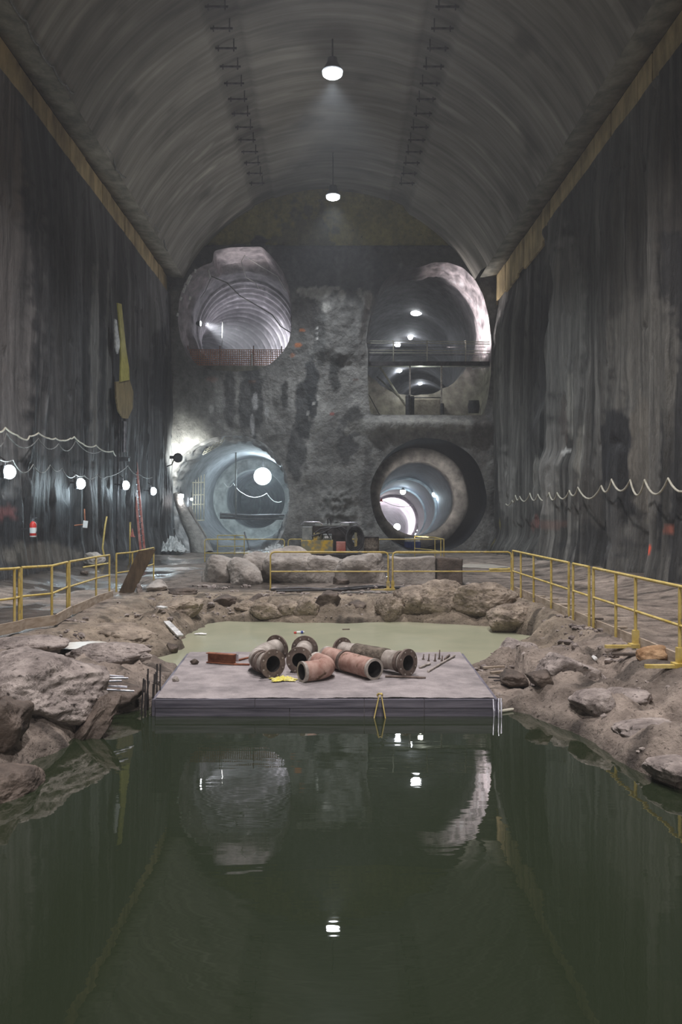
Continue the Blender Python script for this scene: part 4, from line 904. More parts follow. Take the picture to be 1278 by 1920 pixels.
rail_panel('railing', 'yellow railing return running back from the far right corner post', [(5.05, 36.1, .36), (4.97, 38.6, .36), (4.2, 40.6, .36)], mid=.45)
rail_panel('railing', 'short far yellow railing deep in front of the lower left tunnel', [(-6.0, 42, .36), (-5.1, 42, .36), (-4.6, 42, .36)], mid=.5)

# ---- things along the left bank
P0 = Vector((-5.72, 21.4, .46)); P1 = P0+Vector((.42, .5, 1.18))
b = MB(); d = (P1-P0)
b.add([P0+Vector(v) for v in ((-.02, 0, -.04), (.36, .05, -.04), (.92, .42, 1.18), (.46, .36, 1.15))]+[P0+Vector(v) for v in ((-.02, .05, -.04), (.36, .10, -.04), (.92, .47, 1.18), (.46, .41, 1.15))], [(0, 1, 2, 3), (7, 6, 5, 4), (0, 4, 5, 1), (1, 5, 6, 2), (2, 6, 7, 3), (3, 7, 4, 0)])
tag(b.build('leaning_board', 'brown'), 'wide dark brown board leaning behind the left railing', 'board')
# orange-red ladder leaning on the left wall
Lb, Lt = at(268, 1040, 38.0), at(249, 838, 38.6)
o = thing('ladder', 'tall faded red ladder leaning on the left wall', 'ladder', Lb)
sd = Vector((.10, .34, 0))
for s in (-.5, .5):
    b = MB(); b.bar(Lb+sd*s, Lt+sd*s, .05, .10, (1, 0, 0)); b.build('side_rail', 'fade_red', o)
for k in range(1, 17):
    p = Lb+(Lt-Lb)*(k/17.0); b = MB(); b.tube([p-sd*.5, p+sd*.5], .018, 8); b.build('rung', 'steel', o)
# pipes and poles up the left wall
b = MB(); b.tube([at(219, 1052, 34.5), at(221, 900, 34.5), at(223, 800, 34.5), at(222, 768, 34.6)], .045, 10); tag(b.build('standpipe', 'dark_steel'), 'slim vertical standpipe up the left wall beside the third lamp', 'pipe')
b = MB(); b.tube([at(233, 848, 35.5), at(233, 790, 35.5)], .10, 12); tag(b.build('downpipe', 'steel'), 'short pale downpipe below the brown torn board on the left wall', 'pipe')
b = MB(); b.box(at(233, 861, 35.0), (.42, .3, .18)); b.box(at(233, 858, 34.9), (.5, .12, .05)); tag(b.build('lamp_bracket', 'dark_steel'), 'dark bracket box on the left wall above the third lamp', 'bracket')
def sheet(name, label, cat, outline, Y, mat, thick=.05, dx=0):
    P = [at(px, py, Y)for px, py in outline]; n = len(P)
    b = MB(); b.add(P+[p+Vector((0, thick, 0)) for p in P], [tuple(range(n)), tuple(reversed(range(n, 2*n)))]+[(i, (i+1) % n, (i+1) % n+n, i+n) for i in range(n)])
    return tag(b.build(name, mat), label, cat)
def wallsheet(name, label, cat, outline, mat, X=-9.15, thick=.06):
    P = []
    for px, py in outline:
        Y = F*X/(px-CX); P.append(Vector((X, Y, CH-(py-CY)*Y/F)))
    n = len(P); b = MB(); b.add(P+[p+Vector((-thick, 0, 0)) for p in P], [tuple(range(n)), tuple(reversed(range(n, 2*n)))]+[(i, (i+1) % n, (i+1) % n+n, i+n) for i in range(n)])
    return tag(b.build(name, mat), label, cat)
wallsheet('plastic_strip', 'long dull yellow plastic strip hanging high on the left wall', 'strip', [(221, 568), (228, 570), (232, 610), (236, 650), (242, 690), (243, 712), (226, 716), (227, 680), (227, 640), (224, 600)], 'plastic_yellow', -8.9)
wallsheet('torn_board', 'brown torn boarding below the yellow strip on the left wall', 'board', [(217, 716), (243, 712), (250, 735), (249, 765), (240, 785), (231, 784), (222, 770), (218, 745)], 'brown_sheet', -8.95)
wallsheet('foil_strip', 'narrow pale foil strip left of the yellow strip', 'strip', [(216, 598), (219, 600), (222, 625), (226, 645), (221, 664), (217, 650)], 'tarp', -8.95)
# fire extinguisher hung on the left wall
P0 = Vector((-8.75, F*8.75/(CX-62), 0)); P0.z = CH-(1006-CY)*P0.y/F
o = thing('fire_extinguisher', 'red fire extinguisher hung on the left wall below the first lamp', 'extinguisher', P0)
b = MB(); b.lathe(P0, (0, 0, 1), [(0, .001), (0, .085), (.02, .095), (.36, .095), (.42, .06), (.45, .03)], 20); b.build('cylinder_body', 'red', o)
b = MB(); b.lathe(P0+Vector((0, 0, .1)), (0, 0, 1), [(0, .0965), (.16, .0965)], 20); b.build('label_band', 'white', o)
b = MB(); b.lathe(P0+Vector((0, 0, -.01)), (0, 0, 1), [(0, .001), (0, .09), (.035, .097)], 20); b.build('base_ring', 'white', o)
b = MB(); b.box(P0+Vector((0, 0, .48)), (.05, .05, .06)).bar(P0+Vector((-.02, 0, .53)), P0+Vector((.12, -.03, .55)), .02, .015); b.build('valve', 'steel', o)
b = MB(); b.tube([P0+Vector((.02, -.03, .47)), P0+Vector((.13, -.04, .42)), P0+Vector((.14, -.04, .2)), P0+Vector((.11, -.04, .1))], .012, 8); b.build('hose', 'black', o)
b = MB(); b.bar(P0+Vector((-.35, 0, .22)), P0+Vector((-.08, 0, .22)), .03, .05); b.build('wall_bracket', 'dark_steel', o)
# notice box and post under the second lamp
P0 = Vector((-8.7, F*8.7/(CX-160), 0)); P0.z = CH-(983-CY)*P0.y/F
o = thing('notice_board', 'small blank white board fixed to a rusty stub under the second lamp', 'board', P0)
b = MB(); b.box(P0, (.16, .04, .25), Matrix.Rotation(.12, 3, 'Y')); b.build('panel', 'white', o)
b = MB(); b.tube([P0+Vector((-.05, .05, .55)), P0+Vector((-.02, .05, 0)), P0+Vector((-.4, .05, -.05))], .025, 8); b.build('stub', 'rust', o)
# yellow hose on the left wall
b = MB(); b.tube([at(200, 969, 31.5), at(197, 985, 31.2), at(194, 1010, 31), at(192, 1028, 31), at(197, 1050, 31)], .035, 8); tag(b.build('yellow_hose', 'yellow'), 'yellow hose hanging down the left wall behind the railing', 'hose')
b = MB(); b.tube([at(155, 1064, 27), at(180, 1060, 27.5), at(206, 1056, 28)], .03, 8); tag(b.build('floor_hose', 'yellow'), 'yellow hose lying on the wet floor by the left wall', 'hose')
rock('stone', 'pale stone on the wet floor at the foot of the left wall', 176, 1053, 29.5, (.4, .3, .28), 'grey_rock', 61, .2)
rock('stone', 'dark clod at the end of the yellow floor hose', 160, 1066, 26.5, (.14, .12, .1), 'dark_rock', 62, .2)
b = MB(); b.tube([at(243, 1062, 33), at(244, 980, 33)], .03, 8); b.box(at(244, 981, 33), (.06, .06, .1)); tag(b.build('marker_pole', 'yellow'), 'thin marker pole with yellow tip left of the red ladder', 'pole')
crumple('rag', 'orange rag hanging from the marker pole beside the red ladder', 'rag', at(248, 1010, 33), (.07, .07), 'fade_red', 14, .35)
crumple('tarpaulin', 'crumpled dirty white sheeting heaped at the corner of the left wall and end wall', 'tarpaulin', Vector((at(314, 1030, 43).x+.25, 43, gz(-8.4, 43)-.05)), (.7, .6), 'tarp', 5, .95, 60)
crumple('tarpaulin', 'white sheeting lying inside the lower left tunnel by the machine', 'tarpaulin', Vector((-3.1, 44.8, .36)), (.7, .6), 'tarp', 7, .55, 50)
crumple('tarpaulin', 'flat white sheet on the floor of the lower left tunnel', 'tarpaulin', Vector((-4.4, 43.8, .36)), (1.1, .4), 'tarp', 11, .16, 40)

# ---- hoses and cables on the walls
def scallop(pts, sag, n=8):
    out = []
    for (a, z), s in zip(zip(pts[:-1], pts[1:]), sag):
        for k in range(n):
            t = k/n; p = a+(z-a)*t; p = p-Vector((0, 0, s*4*t*(1-t))); out.append(p)
    out.append(pts[-1]); return out
def lw(px, py, X=-8.95): Y = F*X/(px-CX); return Vector((X, Y, CH-(py-CY)*Y/F))
def rw(px, py, X=8.95): Y = F*X/(px-CX); return Vector((X, Y, CH-(py-CY)*Y/F))
pts = [lw(x, y) for x, y in ((-20, 818), (0, 810), (10, 802), (32, 816), (50, 825), (55, 818), (72, 812), (92, 822), (104, 822), (118, 826), (132, 822), (139, 819), (155, 832), (168, 838), (180, 835), (195, 846), (212, 846), (217, 855))]
b = MB(); b.tube(scallop(pts, [.03]*40, 4), .024, 8); tag(b.build('wall_hose', 'cable'), 'pale hose sagging along the left wall, above the lamps', 'hose')
pts = [lw(x, y, -8.97) for x, y in ((-10, 826), (12, 812), (72, 822), (110, 832), (142, 826), (190, 845))]
b = MB(); b.tube(scallop(pts, [.25, .35, .25, .3, .25]), .016, 6); tag(b.build('wall_cable', 'thin_cable'), 'thin grey cable hanging in swags under the pale hose on the left wall', 'cable')
pts = [lw(x, y, -8.85) for x, y in ((-10, 858), (0, 862), (24, 862), (62, 871), (94, 872), (116, 878), (142, 890), (158, 892), (182, 890), (200, 894), (240, 873), (262, 890), (285, 895))]
b = MB(); b.tube(scallop(pts, [.1, .05, .3, .25, .15, .2, .05, .15, .1, .1, .15, .1]), .016, 7); tag(b.build('lamp_cable', 'thin_cable'), 'looped supply cable linking the four lamps on the left wall', 'cable')
pts = [rw(x, y) for x, y in ((1310, 880), (1252, 897), (1208, 900), (1181, 900), (1146, 899), (1127, 911), (1083, 914), (1067, 920), (1044, 924), (1029, 924), (1008, 927), (993, 925), (974, 931), (966, 929), (960, 938), (948, 945))]
b = MB(); b.tube(scallop(pts, [.45, .42, .45, .35, .3, .42, .25, .28, .3, .3, .3, .3, .2, .2, .15]), .030, 8); tag(b.build('wall_hose', 'cable'), 'pale hose hung in scallops along the right wall', 'hose')
# slack cable along the left haunch
def hw(px, py): Y = F*8.62/(CX-px); return Vector((-8.62, Y, CH-(py-CY)*Y/F))
b = MB(); b.tube(scallop([hw(x, y) for x, y in ((10, -20), (50, 40), (72, 85), (100, 125), (125, 160), (142, 170), (175, 212), (180, 228), (212, 292), (222, 322), (245, 330), (262, 372), (285, 410), (305, 440), (314, 470))], [.15]*20, 4), .035, 7); tag(b.build('haunch_cable', 'thin_cable'), 'slack dark cable running along the foot of the vault on the left', 'cable')
# ---- embedded brackets in the two dark strips of the vault
def bracket(sx, y):
    x = sx*4.12; z = ARC_Z+math.sqrt(ARC_R**2-x*x)+.10; t = math.asin(x/ARC_R)
    o = thing('ceiling_bracket', 'small dark steel bracket hanging in the '+('left' if sx < 0 else 'right')+' dark strip of the vault', 'bracket', (x, y, z), ('left' if sx < 0 else 'right')+' row of brackets in the vault')
    b = MB(); b.bar((x-.42, y, z-.22+.0), (x+.42, y, z-.22-.0), .05, .07); b.build('crossbar', 'dark_steel', o)
    for k in (-.30, .30):
        b = MB(); b.tube([(x+k, y, z-k*math.tan(t)+.06), (x+k, y, z-.34)], .028, 7); b.build('hook_leg', 'dark_steel', o)
    return o
for sx in (-1, 1):
    y = 28.6; p = bracket(sx, y)
    for k in range(1, 13):
        c = copy_tree(p); c.location.y = y+1.28*k

# ---- the machine standing before the end wall
mc = thing('drill_power_unit', 'grimy yellow and grey machine with hose coils before the end wall', 'machine', (at(622, 1035, 34).x, 34, .4))
Yq = 34.0
def bx(name, px0, px1, py0, py1, y0, y1, mat, par=mc, bev=.02):
    A_, B_ = at(px0, py1, Yq), at(px1, py0, Yq); b = MB(); b.box(((A_.x+B_.x)/2, (y0+y1)/2, (A_.z+B_.z)/2), (B_.x-A_.x, y1-y0, B_.z-A_.z)); return b.build(name, mat, par, bev)
bx('lower_cabinet', 564, 624, 1013, 1048, Yq, Yq+1.0, 'mach_yellow')
bx('skid_base', 560, 690, 1038, 1049, Yq-.05, Yq+1.1, 'dark_steel')
bx('control_cabinet', 566, 585, 988, 1013, Yq+.05, Yq+.8, 'mach_grey')
bx('engine_block', 587, 603, 1000, 1013, Yq+.1, Yq+.8, 'mach_yellow')
bx('pump_housing', 605, 622, 1002, 1013, Yq+.1, Yq+.7, 'mach_grey')
bx('rear_panel', 585, 650, 985, 1040, Yq+.8, Yq+.95, 'dark_steel')
bx('red_valve_box', 630, 648, 1016, 1034, Yq+.02, Yq+.5, 'fade_red')
bx('top_beam', 590, 655, 982, 987, Yq+.3, Yq+.42, 'mach_grey')
for (pp, nm) in (([(564, 984), (570, 978.5), (598, 979), (605, 984)], 'lifting_bar'), ([(636, 984), (640, 980), (668, 980), (674, 986), (677, 1000)], 'lifting_bar')):
    b = MB(); b.tube([at(x, y, Yq+.05) for x, y in pp], .03, 8); b.build(nm, 'steel', mc)
b = MB(); b.tube([at(614, 982, Yq+.2), at(614, 973, Yq+.2), at(618, 970, Yq+.2), at(620, 978, Yq+.2), at(620, 983, Yq+.2)], .025, 7); b.build('hook', 'dark_steel', mc)
for k, pp in enumerate((([(590, 1000), (600, 992), (615, 989), (632, 990), (642, 998), (648, 1006)]), ([(598, 1006), (603, 996), (612, 998), (618, 1008)]), ([(612, 996), (622, 990), (640, 988), (650, 995), (653, 1010)]), ([(584, 1006), (596, 1002), (608, 998), (614, 994)]))):
    b = MB(); b.tube([at(x, y, Yq-.02-.03*k) for x, y in pp], .035, 8); b.build('hydraulic_hose', 'black', mc)
b = MB()
for k in range(3): b.lathe(at(610+k*4, 1007, Yq+.05), (0, -1, 0), [(0, .001), (0, .05), (.1, .05), (.1, .001)], 10)
b.build('valve_bank', 'white', mc)
hc = thing('hose_coil', 'coil of black hydraulic hose hung at the right end of the machine', 'hose', at(665, 1033, 33.8))
for k in range(5):
    b = MB(); rr_ = .50-.07*k; c_ = at(665, 1010, 33.75+.06*k); b.tube([c_+Vector((.72*rr_*math.cos(t), 0.03*math.sin(3*t), rr_*1.05*math.sin(t))) for t in np.linspace(0, 2*math.pi, 28, endpoint=False)], .04, 8, closed=True); b.build('hose_loop', 'black', hc)
bx('yellow_hanger', 664, 669, 995, 1026, Yq-.12, Yq-.06, 'mach_yellow', hc)
tk = thing('steel_drum', 'rust grey steel tank standing right of the hose coil', 'tank', (at(696, 1040, 34.3).x, 34.3, .4))
A_ = at(696, 1046, 34.3)
b = MB(); b.lathe(Vector((A_.x, 34.3, .4)), (0, 0, 1), [(0, .001), (0, .32), (.3, .325), (.32, .335), (.34, .325), (.7, .325), (.72, .335), (.74, .325), (1.16, .32), (1.16, .001)], 24); b.build('tank_body', 'pipe_wrap', tk)
b = MB(); b.lathe(Vector((A_.x, 34.3, 1.56)), (0, 0, 1), [(0, .33), (.04, .33), (.04, .29), (.01, .28)], 24); b.build('rim', 'dark_steel', tk)
# hoses and rods along the foot of the central fence
for k, (pp, r_, m, lab) in enumerate((([(508, 1103), (560, 1100), (640, 1103), (720, 1096), (760, 1099), (830, 1104), (930, 1106)], .035, 'dark_steel', 'long dark rod lying along the foot of the central fence'), ([(520, 1106), (600, 1104), (660, 1098), (700, 1094), (740, 1098), (800, 1108)], .03, 'black', 'black hose snaking along the foot of the central fence'),
        ([(640, 1108), (700, 1107), (760, 1109), (850, 1112), (925, 1114)], .022, 'thin_cable', 'thin grey cable lying nearest the pool below the central fence'), ([(800, 1104), (860, 1103), (960, 1107)], .03, 'pipe_grey', 'grey rod lying right of the fence joint'))):
    pts = []
    for px, py in pp:
        x = (px-CX)*21.9/F; y = 21.9-(py-1102)*.12; pts.append(Vector((x, y, gz(x, y)+r_+.02)))
    b = MB(); b.tube(pts, r_, 8); tag(b.build('ground_hose', m), lab, 'hose')
pts = [Vector((-3.0+.35*k, 27.4+.3*math.sin(k), .44)) for k in range(16)]
b = MB(); b.tube(pts, .04, 8); tag(b.build('ground_hose', 'black'), 'black hose lying on the floor between the blocks and the machine', 'hose')
P0 = ground(938, 1071, .48); b = MB(); b.tube([P0+Vector((-.42, 0, .06)), P0+Vector((.32, 0, .06))], .05, 12); b.lathe(P0+Vector((.28, 0, .06)), (1, 0, 0), [(0, .05), (0, .075), (.06, .075), (.06, .001)], 12); tag(b.build('short_pole', 'yellow'), 'short yellow pole lying on the floor inside the right fence corner', 'pole')
# offcut boards along the right toe boards
for k, (px, py, L, a, lab) in enumerate(((1000, 1128, .6, .2, 'farthest offcut board beside the right toe boards'), (1018, 1137, .7, .1, 'second offcut board from the fence corner on the right bank'), (1052, 1153, .6, -.05, 'offcut board below the middle bay of the right railing'), (1085, 1172, .55, .25, 'offcut board with split end on the right bank'), (1100, 1177, .6, -.15, 'short dark offcut by the toe board joint on the right bank'), (1135, 1195, .75, .05, 'nearest offcut board on the right bank'), (1180, 1268, .5, -.1, 'dark stick lying low on the right bank'))):
    P0 = ground(px, py, .42 if k < 6 else .3); g = gz(P0.x, P0.y); P0.z = g+.035
    b = MB(); dv = Vector((math.cos(a), math.sin(a), 0))*L/2; b.bar(P0-dv, P0+dv, .11, .03); tag(b.build('offcut_board', 'plank' if k not in (4, 6) else 'dark_rock'), lab, 'board', 'offcut boards on the right bank')

# ---- footbridge in the upper right mouth
def bz(py, Y=47.6): return CH-(py-CY)*Y/F
def bxp(px, Y=47.6): return (px-CX)*Y/F
fb = thing('footbridge', 'steel footbridge with grey railings crossing the upper right tunnel mouth', 'bridge', (bxp(805), 47.6, bz(683)))
x0, x1 = bxp(687), bxp(923); zd = bz(681)
b = MB(); b.box(((x0+x1)/2, 48.0, zd), (x1-x0, 1.0, .14)); b.build('deck', 'mach_grey', fb)
b = MB(); b.box(((x0+x1)/2, 47.48, zd-.05), (x1-x0, .06, .26)); b.build('edge_beam', 'dark_steel', fb)
for py in (640, 644, 657, 662):
    b = MB(); b.tube([(x0, 47.5, bz(py)), ((x0+x1)/2, 47.5, bz(py+.5)), (x1, 47.5, bz(py+2))], .022, 8); b.build('guard_rail', 'cable', fb)
for px in (737, 800, 872, 922):
    b = MB(); b.tube([(bxp(px), 47.5, zd), (bxp(px), 47.5, bz(639))], .035, 8); b.build('rail_post', 'cable', fb)
for py in (645, 660):
    b = MB(); b.tube([(x0, 48.5, bz(py)), (x1, 48.5, bz(py))], .02, 8); b.build('rear_rail', 'dark_steel', fb)
for px in (768, 827):
    b = MB(); b.box((bxp(px), 47.55, (zd+bz(777))/2), (.09, .09, zd-bz(777))); b.build('support_post', 'pipe_grey', fb)
b = MB(); b.tube([(bxp(768), 47.55, bz(746)), (bxp(826), 47.55, bz(746))], .03, 8); b.build('tie_rail', 'dark_steel', fb)
for k, (px, w, lab) in enumerate(((764, .30, 'dark cylindrical bollard at the left foot of the bridge support'), (773, .26, 'dark cylindrical bollard touching its left neighbour under the footbridge'), (828, .22, 'dark cylindrical bollard below the right bridge support'))):
    zt = bz(742 if k < 2 else 757)
    o = thing('bollard', lab, 'bollard', (bxp(px), 47.45, bz(779)), 'bollards under the footbridge')
    b = MB(); b.lathe((bxp(px), 47.45+.35*k*(k < 2), bz(780)), (0, 0, 1), [(0, w*.5), (zt-bz(780)-.05, w*.5), (zt-bz(780), w*.42), (zt-bz(780), .001)], 16); b.build('bollard_body', 'black', o)
    b = MB(); b.lathe((bxp(px), 47.45+.35*k*(k < 2), zt-.16), (0, 0, 1), [(0, w*.53), (.06, w*.53)], 16); b.build('band', 'dark_steel', o)
for k, (p, q, lab) in enumerate((((712, 688), (760, 762), 'pale prop leaning beneath the left end of the footbridge'), ((706, 706), (756, 752), 'thinner pale prop behind the leaning one'), ((690, 738), (712, 779), 'dark diagonal brace at the lower left corner of the upper right mouth'))):
    b = MB(); b.tube([at(*p, 48.2+k*.2), at(*q, 48.2+k*.2)], .06-.015*k, 8); tag(b.build('prop', ['cable', 'thin_cable', 'dark_steel'][k]), lab, 'prop')
b = MB(); b.box(at(800, 760, 49.2)+Vector((0, .3, -.1)), (1.7, .6, 1.05)); o = tag(b.build('plinth', 'grey_rock', bevel=.08), 'pale concrete plinth under the footbridge between the bollards', 'plinth')
b = MB(); c_ = at(888, 760, 47.2); b.lathe(c_+Vector((0, .1, -.45)), (0, -.1, 1), [(0, .30), (.4, .36), (.75, .30), (.75, .001)], 18, True); tag(b.build('rubber_bucket', 'black'), 'black bucket shape hung at the lower right of the upper right mouth', 'bucket')
b = MB(); b.tube([at(885, 692, 47.3), at(918, 687, 47.3)], .03, 7); tag(b.build('stub_bar', 'steel'), 'pale stub bar sticking out under the right end of the footbridge', 'bar')

# ---- net fence and clutter in the upper left mouth
nf = thing('net_fence', 'orange safety net fence across the floor of the upper left tunnel', 'fence', at(430, 680, 48.6))
xa_, xb_ = at(349, 680, 48.6).x, at(532, 680, 48.6).x; z0, z1 = at(0, 688, 48.6).z, at(0, 656, 48.6).z
b = MB()
for k in range(45):
    x = xa_+(xb_-xa_)*k/44; b.box((x, 48.6+.03*math.sin(k), (z0+z1)/2), (.04, .012, z1-z0))
for k in range(9):
    z = z0+(z1-z0)*k/8; b.box(((xa_+xb_)/2, 48.6, z), (xb_-xa_, .012, .045))
b.build('net_mesh', 'net', nf)
for px in (352, 412, 475, 528):
    b = MB(); x = at(px, 0, 48.6).x; b.tube([(x, 48.62, z0-.3), (x, 48.62, z1+.25)], .03, 8); b.build('net_post', 'rust', nf)
b = MB(); b.tube([(xa_, 48.6, z1), (xb_, 48.6, z1)], .02, 8); b.build('net_rope', 'net', nf)
b = MB(); b.tube([at(472, 688, 48.4), at(472, 664, 48.4)], .06, 10); tag(b.build('white_stake', 'white'), 'white stake before the orange net fence', 'stake')
b = MB(); b.tube([at(415, 682, 52), at(417, 600, 52)], .02, 8); tag(b.build('pale_pole', 'thin_cable'), 'slim pale pole standing inside the upper left tunnel', 'pole')
fl = MB(); fl.box((ulx-.4, 51.5, z0-.28), (5.4, 7.5, .4)); o = fl.build('floor_deck', 'haunch'); o['kind'] = 'structure'
for k, (pp, r_, m, lab) in enumerate((([(459, 478), (452, 490), (461, 520), (478, 530), (486, 542), (494, 541)], .022, 'white', 'broken white wire hanging at the top of the upper left mouth'), ([(459, 480), (490, 500), (520, 518), (536, 545)], .022, 'white', 'white wire running from the roof to the right rim of the upper left mouth'), ([(396, 518), (425, 530), (450, 555), (480, 572), (510, 590), (526, 612), (545, 624)], .03, 'pale', 'long pale rod crossing the upper left mouth diagonally'), ([(396, 520), (385, 545), (375, 560)], .02, 'pale', 'short wire hanging in the left of the upper left mouth'), ([(390, 506), (394, 522)], .06, 'white', 'bright white tube stub at the upper left rim'))):
    b = MB(); b.tube([at(x, y, 47.5+.1*k) for x, y in pp], r_, 7); tag(b.build('hanging_wire', 'white' if m == 'white' else 'thin_cable'), lab, 'wire')
for k, (px, py, s) in enumerate(((356, 520, 6), (352, 529, 6), (344, 545, 5), (339, 560, 4), (356, 559, 4), (333, 590, 4), (347, 538, 4), (366, 508, 4))):
    c_ = at(px, py, 46.9); b = MB(); b.box(c_, (s*.026, .05, s*.05), Matrix.Rotation(.5-.05*k, 3, 'Y')); tag(b.build('white_tab', 'white'), 'small white tab on the left rim of the upper left mouth', 'tab', 'white tabs on the rim of the upper left mouth')

# ---- clutter in the lower left mouth
rg = thing('rebar_grid', 'pale rebar grid panel standing at the left side of the lower left tunnel', 'grid', at(372, 978, 52))
pxs = (361, 366, 371, 376, 382)
for px in pxs:
    b = MB(); b.tube([at(px, 976, 52), at(px+1, 888+abs(px-380)*.8, 52)], .03, 7); b.build('upright', 'cable', rg)
for py in (905, 928, 946, 976):
    b = MB(); b.tube([at(360, py, 51.97), at(383, py-.5, 51.97)], .035, 7); b.build('cross_bar', 'cable', rg)
for k, (py, lab) in enumerate(((965, 'upper dark pipe crossing the lower left tunnel'), (971, 'lower dark pipe crossing the lower left tunnel'))):
    b = MB(); b.tube([at(414, py-1, 57.5), at(472, py+2, 57.5), at(533, py+1, 57.5)], .10, 14); b.lathe(at(415, py-1, 57.5), (-1, 0, 0), [(0, .10), (0, .112), (.1, .112), (.1, .001)], 14); tag(b.build('cross_pipe', 'dark_steel'), lab, 'pipe')
b = MB(); b.tube([at(442, 972, 56), at(442, 832, 56)], .05, 8); tag(b.build('hanging_pole', 'thin_cable'), 'thin pole hanging from the roof of the lower left tunnel', 'pole')
wm = thing('wire_mesh', 'scrap of pale wire mesh on the upper rim of the lower left mouth', 'mesh', at(395, 845, 46.7))
b = MB()
for k in range(6):
    b.tube([at(380+7*k, 852-4*k, 46.6), at(386+7*k, 840-4*k, 46.9)], .02, 5); 
for k in range(3): b.tube([at(380+3*k, 853-5*k, 46.7), at(416+3*k, 833-5*k, 46.7)], .02, 5)
b.build('mesh_wires', 'cable', wm)
b = MB(); b.tube(scallop([at(420, 905, 57), at(437, 906, 57), at(455, 925, 58), at(500, 925, 58), at(528, 940, 58)], [.3, .1, .3, .3]), .025, 6); tag(b.build('tunnel_cable', 'white'), 'loose white cable sagging inside the lower left tunnel', 'cable')
b = MB(); b.bar(at(458, 998, 48), at(468, 1030, 46.5), .07, .07); tag(b.build('propped_bar', 'steel'), 'pale bar propped in the mouth of the lower left tunnel', 'bar')

# ---- train in the lower right tunnel
Yt = 86.0; tx = lx(Yt)-.1; tz = lz(Yt)-2.3
tr = thing('work_train', 'work locomotive with blazing headlamp far inside the lower right tunnel', 'train', (tx, Yt, tz))
b = MB(); b.box((tx, Yt+1.6, tz+.85), (1.7, 3.0, 1.0)); b.build('engine_hood', 'mach_yellow', tr, .05)
b = MB(); b.box((tx, Yt+3.2, tz+1.3), (1.7, 1.2, 1.9)); b.build('cab', 'mach_grey', tr, .05)
b = MB(); b.box((tx, Yt+.05, tz+.45), (1.8, .2, .3)); b.build('buffer_beam', 'red', tr)
for sx in (-.6, .6):
    for yy in (.8, 2.6):
        b = MB(); b.lathe((tx+sx-.06, Yt+yy, tz+.32), (1, 0, 0), [(0, .001), (0, .3), (.12, .3), (.12, .001)], 18); b.build('wheel', 'dark_steel', tr)
b = MB(); b.sphere(at(744, 988, Yt-.06), (.36, .10, .36), 18, 10); b.build('headlamp', 'lens', tr)
b = MB(); b.sphere(at(767, 975, Yt-.3), (.15, .06, .15), 14, 8); b.build('cab_lamp', 'lens_blue', tr)
bp_ = thing('blue_crate', 'blue crate with white top beside the right railing in the lower right tunnel', 'crate', at(772, 1030, 50))
b = MB(); b.box(at(772, 1024, 50), (1.0, .7, .55)); b.build('crate_body', 'blue', bp_, .02)
b = MB(); b.box(at(772, 1012, 50), (.95, .6, .25)); b.build('sheet_cover', 'tarp', bp_, .03)
b = MB(); b.tube(scallop([at(696, 948, 74.5), at(714, 937, 74.5), at(778, 946, 74.5)], [.1, .4]), .03, 6); tag(b.build('festoon_cable', 'white'), 'pink white cable strung across the far arch of the lower right tunnel', 'cable')
crumple('tag_ribbon', 'small orange ribbon tied to the cable in the lower right tunnel', 'ribbon', at(715, 942, 74.3), (.12, .1), 'red', 4, .4)

# pale planks and silty puddles on the banks
for (p, q, w, lab) in (((312, 1183), (338, 1195), .13, 'pale plank lying on the left bank at the rim of the silty pool'), ((297, 1178), (310, 1179), .16, 'short pale board piece on the left bank above the silty pool'), ((205, 1188), (236, 1186), .1, 'thin pale strip lying on the left bank below the railing')):
    A0, B0 = ground(*p, .2), ground(*q, .2); A0.z = gz(A0.x, A0.y)+.09; B0.z = gz(B0.x, B0.y)+.09
    b = MB(); b.bar(A0, B0, w, .03); tag(b.build('plank', 'tarp'), lab, 'plank')
def puddle(label, px, py, z, rx, ry, seed):
    c_ = ground(px, py, z); g = max(gz(c_.x+a_*rx*.5, c_.y+b_*ry*.5) for a_ in (-1, 0, 1) for b_ in (-1, 0, 1)); n = 40
    P = [(c_.x+rx*math.cos(t)*(1+.35*float(noise3(math.cos(t)*1.5+seed, math.sin(t)*1.5, seed))), c_.y+ry*math.sin(t)*(1+.35*float(noise3(math.cos(t)*1.5+seed, math.sin(t)*1.5, seed))), g+.012) for t in np.linspace(0, 2*math.pi, n, endpoint=False)]
    b = MB(); b.add(P, [tuple(range(n))]); tag(b.build('silt_puddle', 'puddle'), label, 'puddle', kind='stuff')
M['puddle'] = material('pale_silt', rgb(168, 160, 148), 0.35, var=rgb(190, 182, 170), nscale=3)
puddle('pale silty puddle on the left bank behind the shiny rods', 150, 1232, .25, .55, .35, 2)
puddle('pale drying puddle on the floor behind the right half of the central fence', 905, 1062, .46, .95, 1.2, 5)
# ================================================================== LAMPS AND THEIR LIGHT, HAZE
def high_bay(label, px, py, Y, E, group, r=.36):
    c = at(px, py, Y); zr = ARC_Z+math.sqrt(max(ARC_R**2-c.x**2, 1))
    o = thing('high_bay_lamp', label, 'lamp', c, group)
    b = MB(); b.sphere(c, (r, r, r*.38), 22, 10); b.build('lens', 'lens', o)
    b = MB(); b.lathe(c+Vector((0, 0, .10)), (0, 0, 1), [(-.02, r*1.06), (.10, r*.9), (.34, .22), (.5, .2), (.55, .001)], 24); b.build('reflector', 'housing', o)
    b = MB(); b.tube([c+Vector((0, 0, .6)), (c.x, c.y, zr+.02)], .035, 8); b.build('stem', 'dark_steel', o)
    light('high_bay_light', 'SPOT', c-Vector((0, 0, .22)), E, COOL, .3, 100, .6, (c.x, c.y, 0), parent=o)
    return o
high_bay('nearer of the two lamps on the crown of the vault', 623, 138, 32.3, 7500, 'lamps along the crown of the vault', .40)
